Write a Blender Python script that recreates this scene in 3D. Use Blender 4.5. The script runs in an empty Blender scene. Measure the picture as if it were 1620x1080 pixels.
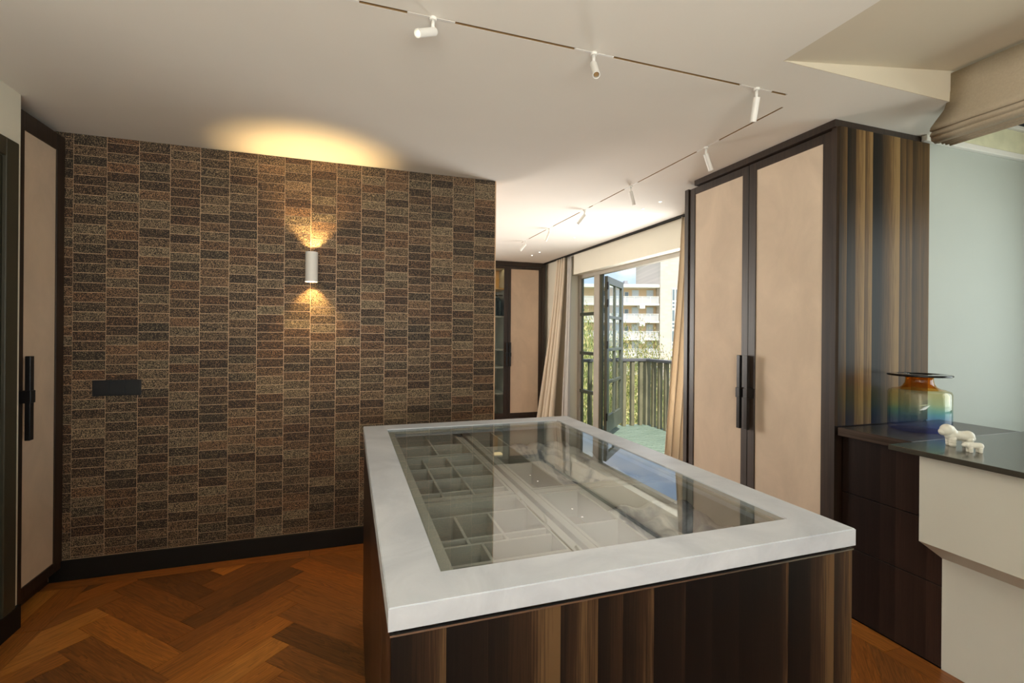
import bpy, bmesh, math, random
from mathutils import Vector, Matrix, Euler
random.seed(7)
PI = math.pi
S = bpy.context.scene
C = S.collection

# ------------------------------------------------------------------ camera, sky, sun, large lamps, exposure
HC = 1.42
YAW = math.atan(256 / 758.0)
cd = bpy.data.cameras.new('camera'); cam = bpy.data.objects.new('camera', cd); C.objects.link(cam)
cd.sensor_width = 36; cd.lens = 36 * 758 / 1620.0; cd.clip_start = 0.02; cd.clip_end = 600
cd.shift_y = -0.0086
cam.matrix_world = (Matrix.Translation((0, 0, HC)) @ Matrix.Rotation(-YAW, 4, 'Z') @ Matrix.Rotation(PI / 2, 4, 'X')
                    @ Matrix.Rotation(math.radians(0.47), 4, 'Z'))
S.camera = cam
S.view_settings.view_transform = 'Standard'; S.view_settings.look = 'None'
S.view_settings.exposure = 0.22; S.view_settings.gamma = 1.0
S.view_settings.use_curve_mapping = False

w = bpy.data.worlds.new('world'); S.world = w; w.use_nodes = True
nt = w.node_tree; nt.nodes.clear()
def wn(t, **k):
    n = nt.nodes.new(t)
    for a, b in k.items(): setattr(n, a, b)
    return n
out = wn('ShaderNodeOutputWorld'); bg = wn('ShaderNodeBackground'); nt.links.new(bg.outputs[0], out.inputs[0])
tc = wn('ShaderNodeTexCoord'); sep = wn('ShaderNodeSeparateXYZ'); nt.links.new(tc.outputs['Generated'], sep.inputs[0])
rmp = wn('ShaderNodeValToRGB'); nt.links.new(sep.outputs[2], rmp.inputs[0])
rmp.color_ramp.elements[0].position = 0.0; rmp.color_ramp.elements[0].color = (0.62, 0.76, 0.92, 1)
rmp.color_ramp.elements[1].position = 0.6; rmp.color_ramp.elements[1].color = (0.22, 0.42, 0.78, 1)
mp = wn('ShaderNodeMapping'); mp.inputs['Scale'].default_value = (1, 1, 2.2); nt.links.new(tc.outputs['Generated'], mp.inputs[0])
nz = wn('ShaderNodeTexNoise'); nz.inputs['Scale'].default_value = 5.0; nz.inputs['Detail'].default_value = 6
nt.links.new(mp.outputs[0], nz.inputs['Vector'])
cr = wn('ShaderNodeValToRGB'); nt.links.new(nz.outputs[0], cr.inputs[0])
cr.color_ramp.elements[0].position = 0.43; cr.color_ramp.elements[0].color = (0, 0, 0, 1)
cr.color_ramp.elements[1].position = 0.60; cr.color_ramp.elements[1].color = (1, 1, 1, 1)
mx = wn('ShaderNodeMix', data_type='RGBA'); nt.links.new(cr.outputs[0], mx.inputs[0]); nt.links.new(rmp.outputs[0], mx.inputs[6])
mx.inputs[7].default_value = (0.98, 0.99, 1.0, 1)
nt.links.new(mx.outputs[2], bg.inputs[0]); bg.inputs[1].default_value = 1.15

def lamp(name, kind, loc, rot, energy, color, **k):
    d = bpy.data.lights.new(name, kind); d.energy = energy; d.color = color
    for a, b in k.items(): setattr(d, a, b)
    o = bpy.data.objects.new(name, d); C.objects.link(o); o.location = loc
    if isinstance(rot, Vector): o.rotation_euler = rot.to_track_quat('-Z', 'Y').to_euler()
    else: o.rotation_euler = rot
    return o
lamp('sun', 'SUN', (0, 0, 20), Vector((0.10, 0.62, -0.85)), 5.5, (1, 0.95, 0.86), angle=0.02)
# daylight from the bay window and balcony door, plus added fill lamps
lamp('front_fill', 'AREA', (-0.2, -1.72, 1.35), Vector((-0.05, 0.28, 1.2)), 170, (1.0, 0.97, 0.91), shape='RECTANGLE', size=2.6, size_y=1.7)  # added fill behind the camera, tilted up to lift the ceiling
lamp('daylight_bay_window', 'AREA', (4.12, 0.45, 1.62), Vector((-1, 0, -0.1)), 24, (0.93, 1.0, 0.96), shape='RECTANGLE', size=1.7, size_y=1.3)
lamp('daylight_balcony_door', 'AREA', (3.5, 4.35, 0.95), Vector((-1, -0.25, 0.5)), 52, (1.0, 0.98, 0.95), shape='RECTANGLE', size=1.7, size_y=1.2, spread=math.radians(130))
lamp('far_fill', 'AREA', (-0.9, 7.05, 1.45), Vector((0.4, -1, 0.3)), 120, (1.0, 0.96, 0.9), shape='RECTANGLE', size=1.3, size_y=1.5)  # added fill behind the partition; no window stands there

# ------------------------------------------------------------------ materials
def sock(n, name):
    return n.inputs[name]
class NT:
    def __init__(s, name):
        s.m = bpy.data.materials.new(name); s.m.use_nodes = True; s.t = s.m.node_tree; s.t.nodes.clear()
        s.out = s.t.nodes.new('ShaderNodeOutputMaterial')
    def n(s, t, **k):
        x = s.t.nodes.new(t)
        for a, b in k.items(): setattr(x, a, b)
        return x
    def l(s, a, b): s.t.links.new(a, b)
    def bsdf(s, **k):
        b = s.n('ShaderNodeBsdfPrincipled'); s.l(b.outputs[0], s.out.inputs[0])
        for a, v in k.items(): b.inputs[a.replace('_', ' ')].default_value = v
        return b
    def math(s, op, a, b=None, c=None):
        x = s.n('ShaderNodeMath', operation=op)
        for i, v in enumerate((a, b, c)):
            if v is None: continue
            if isinstance(v, (int, float)): x.inputs[i].default_value = v
            else: s.l(v, x.inputs[i])
        return x.outputs[0]
    def ramp(s, fac, stops, interp='LINEAR'):
        r = s.n('ShaderNodeValToRGB'); s.l(fac, r.inputs[0]); cr = r.color_ramp; cr.interpolation = interp
        while len(cr.elements) < len(stops): cr.elements.new(0.5)
        for e, (p, c) in zip(cr.elements, stops): e.position = p; e.color = (*c, 1) if len(c) == 3 else c
        return r.outputs[0]
    def coord(s, which='Object', scale=(1, 1, 1), rot=(0, 0, 0)):
        t = s.n('ShaderNodeTexCoord'); m = s.n('ShaderNodeMapping'); s.l(t.outputs[which], m.inputs[0])
        m.inputs['Scale'].default_value = scale; m.inputs['Rotation'].default_value = rot
        return m.outputs[0]
    def noise(s, vec, scale, detail=4, rough=0.5, dist=0):
        x = s.n('ShaderNodeTexNoise'); s.l(vec, x.inputs['Vector']); x.inputs['Scale'].default_value = scale
        x.inputs['Detail'].default_value = detail; x.inputs['Roughness'].default_value = rough; x.inputs['Distortion'].default_value = dist
        return x.outputs[0]
    def mix(s, f, a, b, blend='MIX'):
        x = s.n('ShaderNodeMix', data_type='RGBA', blend_type=blend)
        for i, v in ((0, f), (6, a), (7, b)):
            if isinstance(v, (int, float)): x.inputs[i].default_value = v
            elif isinstance(v, tuple): x.inputs[i].default_value = (*v, 1)
            else: s.l(v, x.inputs[i])
        return x.outputs[2]
    def bump(s, b, h, strength=0.3, dist=0.002):
        x = s.n('ShaderNodeBump'); s.l(h, x.inputs['Height']); x.inputs['Strength'].default_value = strength
        x.inputs['Distance'].default_value = dist; s.l(x.outputs[0], b.inputs['Normal'])

def m_plain(name, col, rough=0.5, metal=0.0, var=0.06, scale=6, spec=0.5, **k):
    q = NT(name); b = q.bsdf(Roughness=rough, Metallic=metal)
    b.inputs['Specular IOR Level'].default_value = spec
    nse = q.noise(q.coord(), scale, 4)
    c0 = tuple(max(0, c * (1 - var)) for c in col); c1 = tuple(min(1, c * (1 + var)) for c in col)
    q.l(q.ramp(nse, [(0.3, c0), (0.7, c1)]), b.inputs['Base Color'])
    for a, v in k.items(): b.inputs[a.replace('_', ' ')].default_value = v
    return q.m
M = {}
M['ceiling'] = m_plain('ceiling_paint', (0.78, 0.745, 0.68), 0.85, var=0.012, scale=3, spec=0.2)
M['ceiling_shaded'] = m_plain('shaded_ceiling_paint', (0.66, 0.59, 0.47), 0.85, var=0.012, scale=3, spec=0.2)  # ceiling paint darkened to tan, shade put into the colour
M['wall'] = m_plain('wall_paint', (0.47, 0.50, 0.465), 0.7, var=0.015, scale=3, spec=0.3)
M['wall_cream'] = m_plain('cream_wall_paint', (0.74, 0.71, 0.60), 0.75, var=0.012, scale=3, spec=0.3)
M['gloss'] = m_plain('gloss_cream_panel', (0.72, 0.70, 0.50), 0.12, var=0.1, scale=9)
M['white'] = m_plain('white_metal_paint', (0.80, 0.78, 0.74), 0.35, var=0.01)
M['black'] = m_plain('black_plastic', (0.012, 0.013, 0.015), 0.35)
M['skirt'] = m_plain('dark_skirting_paint', (0.009, 0.0075, 0.006), 0.55, spec=0.25)
M['door'] = m_plain('dark_olive_door_paint', (0.040, 0.036, 0.022), 0.45)
M['green'] = m_plain('green_grey_door_paint', (0.105, 0.115, 0.09), 0.35)
M['greenpost'] = m_plain('dark_green_post_paint', (0.045, 0.052, 0.034), 0.35)
M['frame_beige'] = m_plain('beige_window_frame', (0.40, 0.37, 0.32), 0.4)
M['bronze'] = m_plain('dark_bronze', (0.028, 0.026, 0.026), 0.32, 0.6)
M['brass'] = m_plain('brass_slot', (0.34, 0.21, 0.09), 0.5, 0.3)
M['edge_metal'] = m_plain('metal_edge', (0.22, 0.21, 0.20), 0.25, 0.9)
M['desktop'] = m_plain('smoked_metal_top', (0.085, 0.078, 0.062), 0.16, 0.35, var=0.12, scale=9)
M['ceramic'] = m_plain('white_ceramic', (0.82, 0.80, 0.70), 0.3, var=0.03, scale=30)
M['rail'] = m_plain('rail_paint', (0.12, 0.12, 0.13), 0.4)
M['baluster'] = m_plain('baluster_paint', (0.20, 0.185, 0.115), 0.6, var=0.25, scale=4)
M['lining'] = m_plain('grey_suede_lining', (0.065, 0.058, 0.052), 0.9, var=0.2, scale=5)
M['lining_pale'] = m_plain('beige_suede_lining', (0.30, 0.28, 0.24), 0.9, var=0.1, scale=5)
M['divider'] = m_plain('pale_divider', (0.42, 0.42, 0.39), 0.6, var=0.05)
M['shelf_int'] = m_plain('cabinet_interior', (0.35, 0.37, 0.36), 0.6)
M['clothes'] = m_plain('dark_clothes', (0.05, 0.07, 0.08), 0.9, var=0.4, scale=14)
M['orange_int'] = m_plain('warm_lit_interior', (0.62, 0.36, 0.12), 0.5)  # warm light of the wardrobe top put into the orange
M['soil'] = m_plain('garden_ground', (0.10, 0.14, 0.05), 0.9, var=0.3, scale=0.5)
M['bark'] = m_plain('bark', (0.08, 0.06, 0.04), 0.9, var=0.3, scale=12)
M['b_yellow'] = m_plain('yellow_render', (0.78, 0.56, 0.35), 0.8, var=0.04, scale=1)
M['b_white'] = m_plain('white_render', (0.72, 0.70, 0.64), 0.7, var=0.03, scale=1)
M['b_glass'] = m_plain('grey_window_pane', (0.20, 0.25, 0.27), 0.15)
M['b_shutter'] = m_plain('white_shutter', (0.66, 0.70, 0.72), 0.6)
M['b_roof'] = m_plain('roof_grey', (0.30, 0.30, 0.32), 0.7)

def glassy(name, tint, ior=1.5, rough=0.0):
    q = NT(name); tr = q.n('ShaderNodeBsdfTransparent'); gl = q.n('ShaderNodeBsdfGlossy'); fr = q.n('ShaderNodeFresnel')
    fr.inputs[0].default_value = ior; tr.inputs[0].default_value = (*tint, 1); gl.inputs['Roughness'].default_value = rough
    mxs = q.n('ShaderNodeMixShader'); q.l(fr.outputs[0], mxs.inputs[0]); q.l(tr.outputs[0], mxs.inputs[1]); q.l(gl.outputs[0], mxs.inputs[2])
    ge = q.n('ShaderNodeNewGeometry'); q.l(q.math('MULTIPLY', fr.outputs[0], q.math('SUBTRACT', 1.0, ge.outputs['Backfacing'])), mxs.inputs[0])
    q.l(mxs.outputs[0], q.out.inputs[0]); return q.m
M['glass'] = glassy('clear_glass', (0.94, 0.97, 0.95), 1.45)
M['topglass'] = glassy('table_glass', (0.92, 0.935, 0.925), 2.6)
q = NT('frosted_balcony_glass'); ta = q.n('ShaderNodeBsdfTransparent'); td = q.n('ShaderNodeBsdfDiffuse'); td.inputs[0].default_value = (0.85, 0.87, 0.90, 1)
tm = q.n('ShaderNodeMixShader'); tm.inputs[0].default_value = 0.32; q.l(ta.outputs[0], tm.inputs[1]); q.l(td.outputs[0], tm.inputs[2]); q.l(tm.outputs[0], q.out.inputs[0]); M['railglass'] = q.m

def m_emit(name, col, st):
    q = NT(name); e = q.n('ShaderNodeEmission'); e.inputs[0].default_value = (*col, 1); e.inputs[1].default_value = st
    q.l(e.outputs[0], q.out.inputs[0]); return q.m
M['lamp_warm'] = m_emit('warm_lamp_face', (1.0, 0.72, 0.38), 8.0)
M['lamp_white'] = m_emit('downlight_face', (1.0, 0.93, 0.82), 6.0)
M['lamp_spot'] = m_emit('spot_face', (1.0, 0.85, 0.6), 1.6)

def m_wood(name, c0, c1, rough=0.35, axis=2, coat=0.0):
    q = NT(name); b = q.bsdf(Roughness=rough); sc = [60, 60, 60]; sc[axis] = 1.6
    v = q.coord(scale=tuple(sc)); f = q.noise(v, 1.0, 5, 0.6)
    q.l(q.ramp(f, [(0.3, c0), (0.7, c1)]), b.inputs['Base Color']); q.bump(b, f, 0.15, 0.0008)
    b.inputs['Coat Weight'].default_value = coat; b.inputs['Coat Roughness'].default_value = 0.08
    return q.m
M['wood'] = m_wood('dark_frame_wood', (0.013, 0.008, 0.0055), (0.042, 0.025, 0.016), 0.42)
M['wood_h'] = m_wood('dark_counter_wood', (0.030, 0.022, 0.018), (0.075, 0.052, 0.040), 0.25, 1)
M['deck'] = m_wood('green_deck_board', (0.09, 0.14, 0.10), (0.26, 0.33, 0.26), 0.6, 0)

def m_veneer(name, width, stops, rough=0.3, coat=0.0, seed=0.0, spec=0.25, slope=0.22):
    q = NT(name); b = q.bsdf(Roughness=rough); b.inputs['Specular IOR Level'].default_value = spec
    t = q.n('ShaderNodeTexCoord'); sp = q.n('ShaderNodeSeparateXYZ'); q.l(t.outputs['Object'], sp.inputs[0])
    s_ = q.math('ADD', q.math('ADD', sp.outputs[0], sp.outputs[1]), seed)
    wob = q.n('ShaderNodeTexNoise', noise_dimensions='1D'); q.l(s_, wob.inputs['W']); wob.inputs['Scale'].default_value = 9
    sw = q.math('ADD', s_, q.math('MULTIPLY', wob.outputs[0], width * 1.6))
    cell = q.math('FLOOR', q.math('DIVIDE', sw, width))
    fr = q.math('FRACT', q.math('DIVIDE', sw, width))
    wnz = q.n('ShaderNodeTexWhiteNoise', noise_dimensions='1D'); q.l(cell, wnz.inputs['W'])
    soft = q.math('MULTIPLY', q.math('SUBTRACT', fr, 0.5), slope)
    grain = q.noise(q.coord(scale=(260, 260, 5)), 1.0, 4, 0.6)
    fine = q.math('MULTIPLY', q.math('SUBTRACT', grain, 0.5), 0.75)
    val = q.math('ADD', q.math('ADD', wnz.outputs[0], soft), fine)
    q.l(q.ramp(val, stops), b.inputs['Base Color'])
    b.inputs['Coat Weight'].default_value = coat; b.inputs['Coat Roughness'].default_value = 0.06
    q.bump(b, grain, 0.1, 0.0005)
    return q.m
M['veneer'] = m_veneer('striped_dark_veneer', 0.072, [(0.0, (0.004, 0.0038, 0.0042)), (0.45, (0.010, 0.007, 0.006)), (0.75, (0.030, 0.016, 0.010)), (1.0, (0.115, 0.066, 0.030))], 0.38, 0.0, 0.47, 0.18, 0.55)
M['veneer_gloss'] = m_veneer('gloss_striped_veneer', 0.062, [(0.0, (0.014, 0.012, 0.010)), (0.4, (0.045, 0.029, 0.016)), (0.8, (0.125, 0.072, 0.030)), (1.0, (0.25, 0.155, 0.065))], 0.42, 0.0, 0.9, 0.1, 0.35)
M['veneer_brown'] = m_veneer('brown_drawer_veneer', 0.07, [(0.0, (0.013, 0.008, 0.007)), (0.6, (0.030, 0.017, 0.013)), (1.0, (0.060, 0.030, 0.022))], 0.35, 0.0, 0.13)

def m_suede(name, c, var=0.10):
    q = NT(name); b = q.bsdf(Roughness=0.75); v = q.coord(scale=(1, 1, 0.7))
    f = q.noise(v, 3.5, 6, 0.62, 0.6)
    q.l(q.ramp(f, [(0.3, tuple(x * (1 - var) for x in c)), (0.7, tuple(min(1, x * (1 + var)) for x in c))]), b.inputs['Base Color'])
    q.bump(b, q.noise(q.coord(), 160, 3), 0.12, 0.001); return q.m
M['suede'] = m_suede('cream_suede_panel', (0.62, 0.495, 0.375))
q = NT('pale_grey_stone'); b = q.bsdf(Roughness=0.42); f = q.noise(q.coord(scale=(1, 1, 1)), 4, 8, 0.62, 1.2); g = q.noise(q.coord(), 120, 3)
q.l(q.mix(q.math('MULTIPLY', g, 0.25), q.ramp(f, [(0.32, (0.42, 0.455, 0.51)), (0.5, (0.50, 0.535, 0.59)), (0.72, (0.60, 0.63, 0.68))]), (0.5, 0.5, 0.5)), b.inputs['Base Color'])
q.bump(b, g, 0.25, 0.001); M['stone'] = q.m
# marbled blue grey lining
q = NT('marbled_blue_grey_swirl'); b = q.bsdf(Roughness=0.5); f = q.noise(q.coord(scale=(2.2, 0.8, 1), rot=(0, 0, 0.15)), 2.2, 6, 0.6, 1.6)
q.l(q.ramp(f, [(0.34, (0.04, 0.05, 0.09)), (0.44, (0.26, 0.29, 0.35)), (0.54, (0.72, 0.73, 0.74)), (0.68, (0.62, 0.58, 0.55))]), b.inputs['Base Color']); M['swirl'] = q.m
# stone chip wall tiles
def rand_socket(q):
    oi = q.n('ShaderNodeObjectInfo'); ge = q.n('ShaderNodeNewGeometry')
    return q.math('FRACT', q.math('ADD', oi.outputs['Random'], ge.outputs['Random Per Island']))
q = NT('stone_chip_tile'); b = q.bsdf(Roughness=0.55)
geo = q.n('ShaderNodeNewGeometry'); vo = q.n('ShaderNodeTexVoronoi'); vo.inputs['Scale'].default_value = 560; q.l(geo.outputs['Position'], vo.inputs['Vector'])
bw = q.n('ShaderNodeRGBToBW'); q.l(vo.outputs['Color'], bw.inputs[0])
r = rand_socket(q)
chip = q.ramp(q.math('ADD', bw.outputs[0], q.math('MULTIPLY', q.math('SUBTRACT', r, 0.5), 0.15)),
              [(0.50, (0.012, 0.007, 0.004)), (0.63, (0.034, 0.021, 0.011)), (0.72, (0.11, 0.078, 0.042)), (0.82, (0.62, 0.48, 0.29))])
q.l(q.mix(q.math('MULTIPLY', q.math('FRACT', q.math('MULTIPLY', r, 7.3)), 0.8), chip, (0.85, 0.52, 0.38), 'MULTIPLY'), b.inputs['Base Color'])
q.bump(b, bw.outputs[0], 0.5, 0.0015); b.inputs['Metallic'].default_value = 0.15; M['tile'] = q.m
M['grout'] = m_plain('copper_grout', (0.62, 0.42, 0.26), 0.4, 0.2, var=0.15, scale=20)
# floor planks
q = NT('oak_herringbone_plank'); b = q.bsdf(Roughness=0.34)
uv = q.n('ShaderNodeUVMap'); r = rand_socket(q)
off = q.n('ShaderNodeCombineXYZ'); q.l(q.math('MULTIPLY', r, 37.0), off.inputs[0]); q.l(q.math('MULTIPLY', r, 11.0), off.inputs[1])
va = q.n('ShaderNodeVectorMath', operation='ADD'); q.l(uv.outputs[0], va.inputs[0]); q.l(off.outputs[0], va.inputs[1])
mp1 = q.n('ShaderNodeMapping'); q.l(va.outputs[0], mp1.inputs[0]); mp1.inputs['Scale'].default_value = (1.5, 20, 1)
wv = q.noise(mp1.outputs[0], 1.0, 3, 0.5, 1.6)
rings = q.math('FRACT', q.math('MULTIPLY', wv, 7.0))
mp2 = q.n('ShaderNodeMapping'); q.l(va.outputs[0], mp2.inputs[0]); mp2.inputs['Scale'].default_value = (9, 190, 1)
fg = q.noise(mp2.outputs[0], 1.0, 4, 0.6)
base = q.ramp(r, [(0.0, (0.060, 0.018, 0.006)), (0.2, (0.13, 0.040, 0.009)), (0.4, (0.36, 0.105, 0.013)), (0.6, (0.19, 0.062, 0.014)), (0.8, (0.44, 0.145, 0.020)), (1.0, (0.56, 0.22, 0.04))])
gr = q.math('ADD', q.math('MULTIPLY', rings, 0.34), q.math('MULTIPLY', fg, 0.85))
q.l(q.mix(q.ramp(gr, [(0.25, (0, 0, 0)), (0.85, (1, 1, 1))]), q.mix(0.72, base, (0.022, 0.009, 0.005)), q.mix(0.22, base, (0.48, 0.20, 0.05))), b.inputs['Base Color'])
q.bump(b, fg, 0.18, 0.0006); M['plank'] = q.m
# fabrics
def m_cloth(name, c, weave=420, transl=0.0):
    q = NT(name); b = q.bsdf(Roughness=0.9); b.inputs['Specular IOR Level'].default_value = 0.15
    f = q.noise(q.coord(scale=(1, 1, 1)), weave, 3); g = q.noise(q.coord(), 5, 4)
    q.l(q.mix(q.math('MULTIPLY', f, 0.5), tuple(x * 0.78 for x in c), tuple(min(1, x * 1.2) for x in c)), b.inputs['Base Color'])
    q.bump(b, f, 0.3, 0.001)
    if transl:
        t = q.n('ShaderNodeBsdfTranslucent'); t.inputs[0].default_value = (*c, 1); mxs = q.n('ShaderNodeMixShader'); mxs.inputs[0].default_value = transl
        q.l(b.outputs[0], mxs.inputs[1]); q.l(t.outputs[0], mxs.inputs[2]); q.l(mxs.outputs[0], q.out.inputs[0])
    return q.m
M['linen'] = m_cloth('taupe_linen', (0.50, 0.42, 0.31), 120)
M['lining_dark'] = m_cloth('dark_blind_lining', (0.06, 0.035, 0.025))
M['curtain'] = m_cloth('cream_curtain', (0.86, 0.75, 0.60), 300, 0.25)
M['curtain_pale'] = m_cloth('pale_curtain_lining', (0.74, 0.72, 0.68), 300, 0.3)
# vase glass
def m_tint(name, stops, z0, z1):
    q = NT(name); t = q.n('ShaderNodeTexCoord'); sp = q.n('ShaderNodeSeparateXYZ'); q.l(t.outputs['Object'], sp.inputs[0])
    f = q.math('DIVIDE', q.math('SUBTRACT', sp.outputs[2], z0), z1 - z0)
    col = q.ramp(f, stops); tr = q.n('ShaderNodeBsdfTransparent'); q.l(col, tr.inputs[0])
    gl = q.n('ShaderNodeBsdfGlossy'); gl.inputs['Roughness'].default_value = 0.03
    di = q.n('ShaderNodeBsdfDiffuse'); q.l(col, di.inputs[0])
    fr = q.n('ShaderNodeFresnel'); fr.inputs[0].default_value = 1.5
    m1 = q.n('ShaderNodeMixShader'); m1.inputs[0].default_value = 0.03; q.l(tr.outputs[0], m1.inputs[1]); q.l(di.outputs[0], m1.inputs[2])
    m2 = q.n('ShaderNodeMixShader'); ge = q.n('ShaderNodeNewGeometry'); q.l(q.math('MULTIPLY', fr.outputs[0], q.math('SUBTRACT', 1.0, ge.outputs['Backfacing'])), m2.inputs[0]); q.l(m1.outputs[0], m2.inputs[1]); q.l(gl.outputs[0], m2.inputs[2])
    q.l(m2.outputs[0], q.out.inputs[0]); return q.m
M['vase_body'] = m_tint('vase_gradient_glass', [(0.0, (0.70, 0.70, 0.97)), (0.25, (0.64, 0.77, 0.92)), (0.45, (0.66, 0.88, 0.90)), (0.60, (0.88, 0.92, 0.80)), (1.0, (0.94, 0.90, 0.74))], 0.0, 0.20)
M['vase_neck'] = m_tint('vase_amber_glass', [(0.0, (0.93, 0.66, 0.28)), (1.0, (0.90, 0.60, 0.20))], 0.19, 0.27)
M['vase_rim'] = m_plain('vase_black_glass', (0.006, 0.006, 0.008), 0.05)
# foliage and far tower
q = NT('yellow_green_leaves'); b = q.bsdf(Roughness=0.6); r = rand_socket(q)  # leaf tone differs at random from green to yellow
q.l(q.ramp(r, [(0.0, (0.10, 0.15, 0.04)), (0.4, (0.30, 0.34, 0.10)), (0.75, (0.60, 0.54, 0.20)), (1.0, (0.78, 0.62, 0.34))]), b.inputs['Base Color']); M['leaf'] = q.m
q = NT('tower_stone'); b = q.bsdf(Roughness=0.8); bt = q.n('ShaderNodeTexBrick'); q.l(q.coord(rot=(PI / 2, 0, 0)), bt.inputs['Vector'])
bt.inputs['Scale'].default_value = 1.0; bt.inputs['Brick Width'].default_value = 0.9; bt.inputs['Row Height'].default_value = 0.35; bt.inputs['Mortar Size'].default_value = 0.02
bt.inputs['Color1'].default_value = (0.68, 0.59, 0.50, 1); bt.inputs['Color2'].default_value = (0.60, 0.52, 0.44, 1); bt.inputs['Mortar'].default_value = (0.62, 0.56, 0.48, 1)
q.l(bt.outputs[0], b.inputs['Base Color']); M['b_stone'] = q.m

# ------------------------------------------------------------------ geometry helpers
class MB:
    def __init__(s): s.bm = bmesh.new()
    def _merge(s, t):
        me = bpy.data.meshes.new('tmp'); t.to_mesh(me); s.bm.from_mesh(me); bpy.data.meshes.remove(me); t.free()
    def box(s, x0, x1, y0, y1, z0, z1, bev=0.0, seg=1):
        t = bmesh.new(); bmesh.ops.create_cube(t, size=1)
        for v in t.verts: v.co = Vector((x0 if v.co.x < 0 else x1, y0 if v.co.y < 0 else y1, z0 if v.co.z < 0 else z1))
        if bev: bmesh.ops.bevel(t, geom=t.edges[:], offset=bev, segments=seg, affect='EDGES', profile=0.5)
        s._merge(t); return s
    def cyl(s, p0, p1, r, n=16, r2=None, caps=True):
        p0, p1 = Vector(p0), Vector(p1); d = p1 - p0; t = bmesh.new()
        bmesh.ops.create_cone(t, cap_ends=caps, segments=n, radius1=r, radius2=r if r2 is None else r2, depth=d.length)
        bmesh.ops.transform(t, matrix=Matrix.Translation((p0 + p1) / 2) @ d.to_track_quat('Z', 'Y').to_matrix().to_4x4(), verts=t.verts)
        s._merge(t); return s
    def lathe(s, prof, c=(0, 0, 0), n=40):
        t = s.bm; rings = []
        for r, z in prof:
            rings.append([t.verts.new((c[0] + r * math.cos(2 * PI * i / n), c[1] + r * math.sin(2 * PI * i / n), c[2] + z)) for i in range(n)])
        for a, b in zip(rings, rings[1:]):
            for i in range(n): t.faces.new((a[i], a[(i + 1) % n], b[(i + 1) % n], b[i]))
        return s
    def prism(s, poly, z0, z1):
        t = s.bm; a = [t.verts.new((x, y, z0)) for x, y in poly]; b = [t.verts.new((x, y, z1)) for x, y in poly]
        n = len(poly); t.faces.new(b); t.faces.new(a[::-1])
        for i in range(n): t.faces.new((a[i], a[(i + 1) % n], b[(i + 1) % n], b[i]))
        return s
    def extr(s, poly, axis, a0, a1):
        """polygon in the plane across 'axis' (x: (y,z), y: (x,z)) pushed from a0 to a1"""
        t = s.bm
        f = (lambda p, a: (a, p[0], p[1])) if axis == 'x' else (lambda p, a: (p[0], a, p[1]))
        A = [t.verts.new(f(p, a0)) for p in poly]; B = [t.verts.new(f(p, a1)) for p in poly]; n = len(poly)
        t.faces.new(A[::-1]); t.faces.new(B)
        for i in range(n): t.faces.new((A[i], A[(i + 1) % n], B[(i + 1) % n], B[i]))
        return s
    def ball(s, c, r, sub=2, sc=(1, 1, 1)):
        t = bmesh.new(); bmesh.ops.create_icosphere(t, subdivisions=sub, radius=r)
        for v in t.verts: v.co = Vector((v.co.x * sc[0] + c[0], v.co.y * sc[1] + c[1], v.co.z * sc[2] + c[2]))
        s._merge(t); return s
    def quad(s, *p):
        s.bm.faces.new([s.bm.verts.new(x) for x in p]); return s
    def build(s, name, mat, parent=None, smooth=False, local=False, origin=None):
        bmesh.ops.recalc_face_normals(s.bm, faces=s.bm.faces[:])
        off = Vector((0, 0, 0))
        if parent is not None and not local:
            p = parent
            while p is not None: off += p.location; p = p.parent
        if origin is not None: off = off + Vector(origin)
        if off.length: bmesh.ops.translate(s.bm, vec=-off, verts=s.bm.verts[:])
        me = bpy.data.meshes.new(name); s.bm.to_mesh(me); s.bm.free()
        if isinstance(mat, str): mat = M[mat]
        me.materials.append(mat)
        if smooth:
            for f in me.polygons: f.use_smooth = True
        o = bpy.data.objects.new(name, me); C.objects.link(o)
        if origin is not None: o.location = origin
        if parent is not None: o.parent = parent
        return o
def tag(o, label=None, cat=None, group=None, kind=None):
    if label: o['label'] = label
    if cat: o['category'] = cat
    if group: o['group'] = group
    if kind: o['kind'] = kind
    return o
def thing(name, loc, label, cat, group=None, rz=0):
    o = bpy.data.objects.new(name, None); C.objects.link(o); o.location = loc; o.rotation_euler = (0, 0, rz); o.empty_display_size = 0.05
    return tag(o, label, cat, group)
def struct(o, label, cat): return tag(o, label, cat, kind='structure')
def copy_tree(o, parent=None):
    c = o.copy(); C.objects.link(c); c.parent = parent
    for ch in list(o.children): copy_tree(ch, c)
    return c
def set_auto(o):
    for f in o.data.polygons: f.use_smooth = True
    m = o.modifiers.new('e', 'EDGE_SPLIT'); m.split_angle = math.radians(35)

CZ = 2.53
# ------------------------------------------------------------------ ceiling: grid of slabs around the holes
def plate(name, x0, x1, y0, y1, z0, z1, holes, mat):
    xs = sorted({x0, x1, *[v for h in holes for v in h[:2] if x0 < v < x1]}); ys = sorted({y0, y1, *[v for h in holes for v in h[2:] if y0 < v < y1]})
    b = MB()
    for i in range(len(xs) - 1):
        for j in range(len(ys) - 1):
            cx, cy = (xs[i] + xs[i + 1]) / 2, (ys[j] + ys[j + 1]) / 2
            if any(h[0] < cx < h[1] and h[2] < cy < h[3] for h in holes): continue
            b.box(xs[i], xs[i + 1], ys[j], ys[j + 1], z0, z1)
    bmesh.ops.remove_doubles(b.bm, verts=b.bm.verts[:], dist=1e-5)
    # drop the internal faces shared by two cells
    seen = {}
    for f in b.bm.faces:
        k = tuple(round(v, 4) for v in f.calc_center_median()); seen.setdefault(k, []).append(f)
    dead = [f for fs in seen.values() if len(fs) > 1 for f in fs]
    bmesh.ops.delete(b.bm, geom=dead, context='FACES_ONLY')
    return b.build(name, mat)
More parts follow.
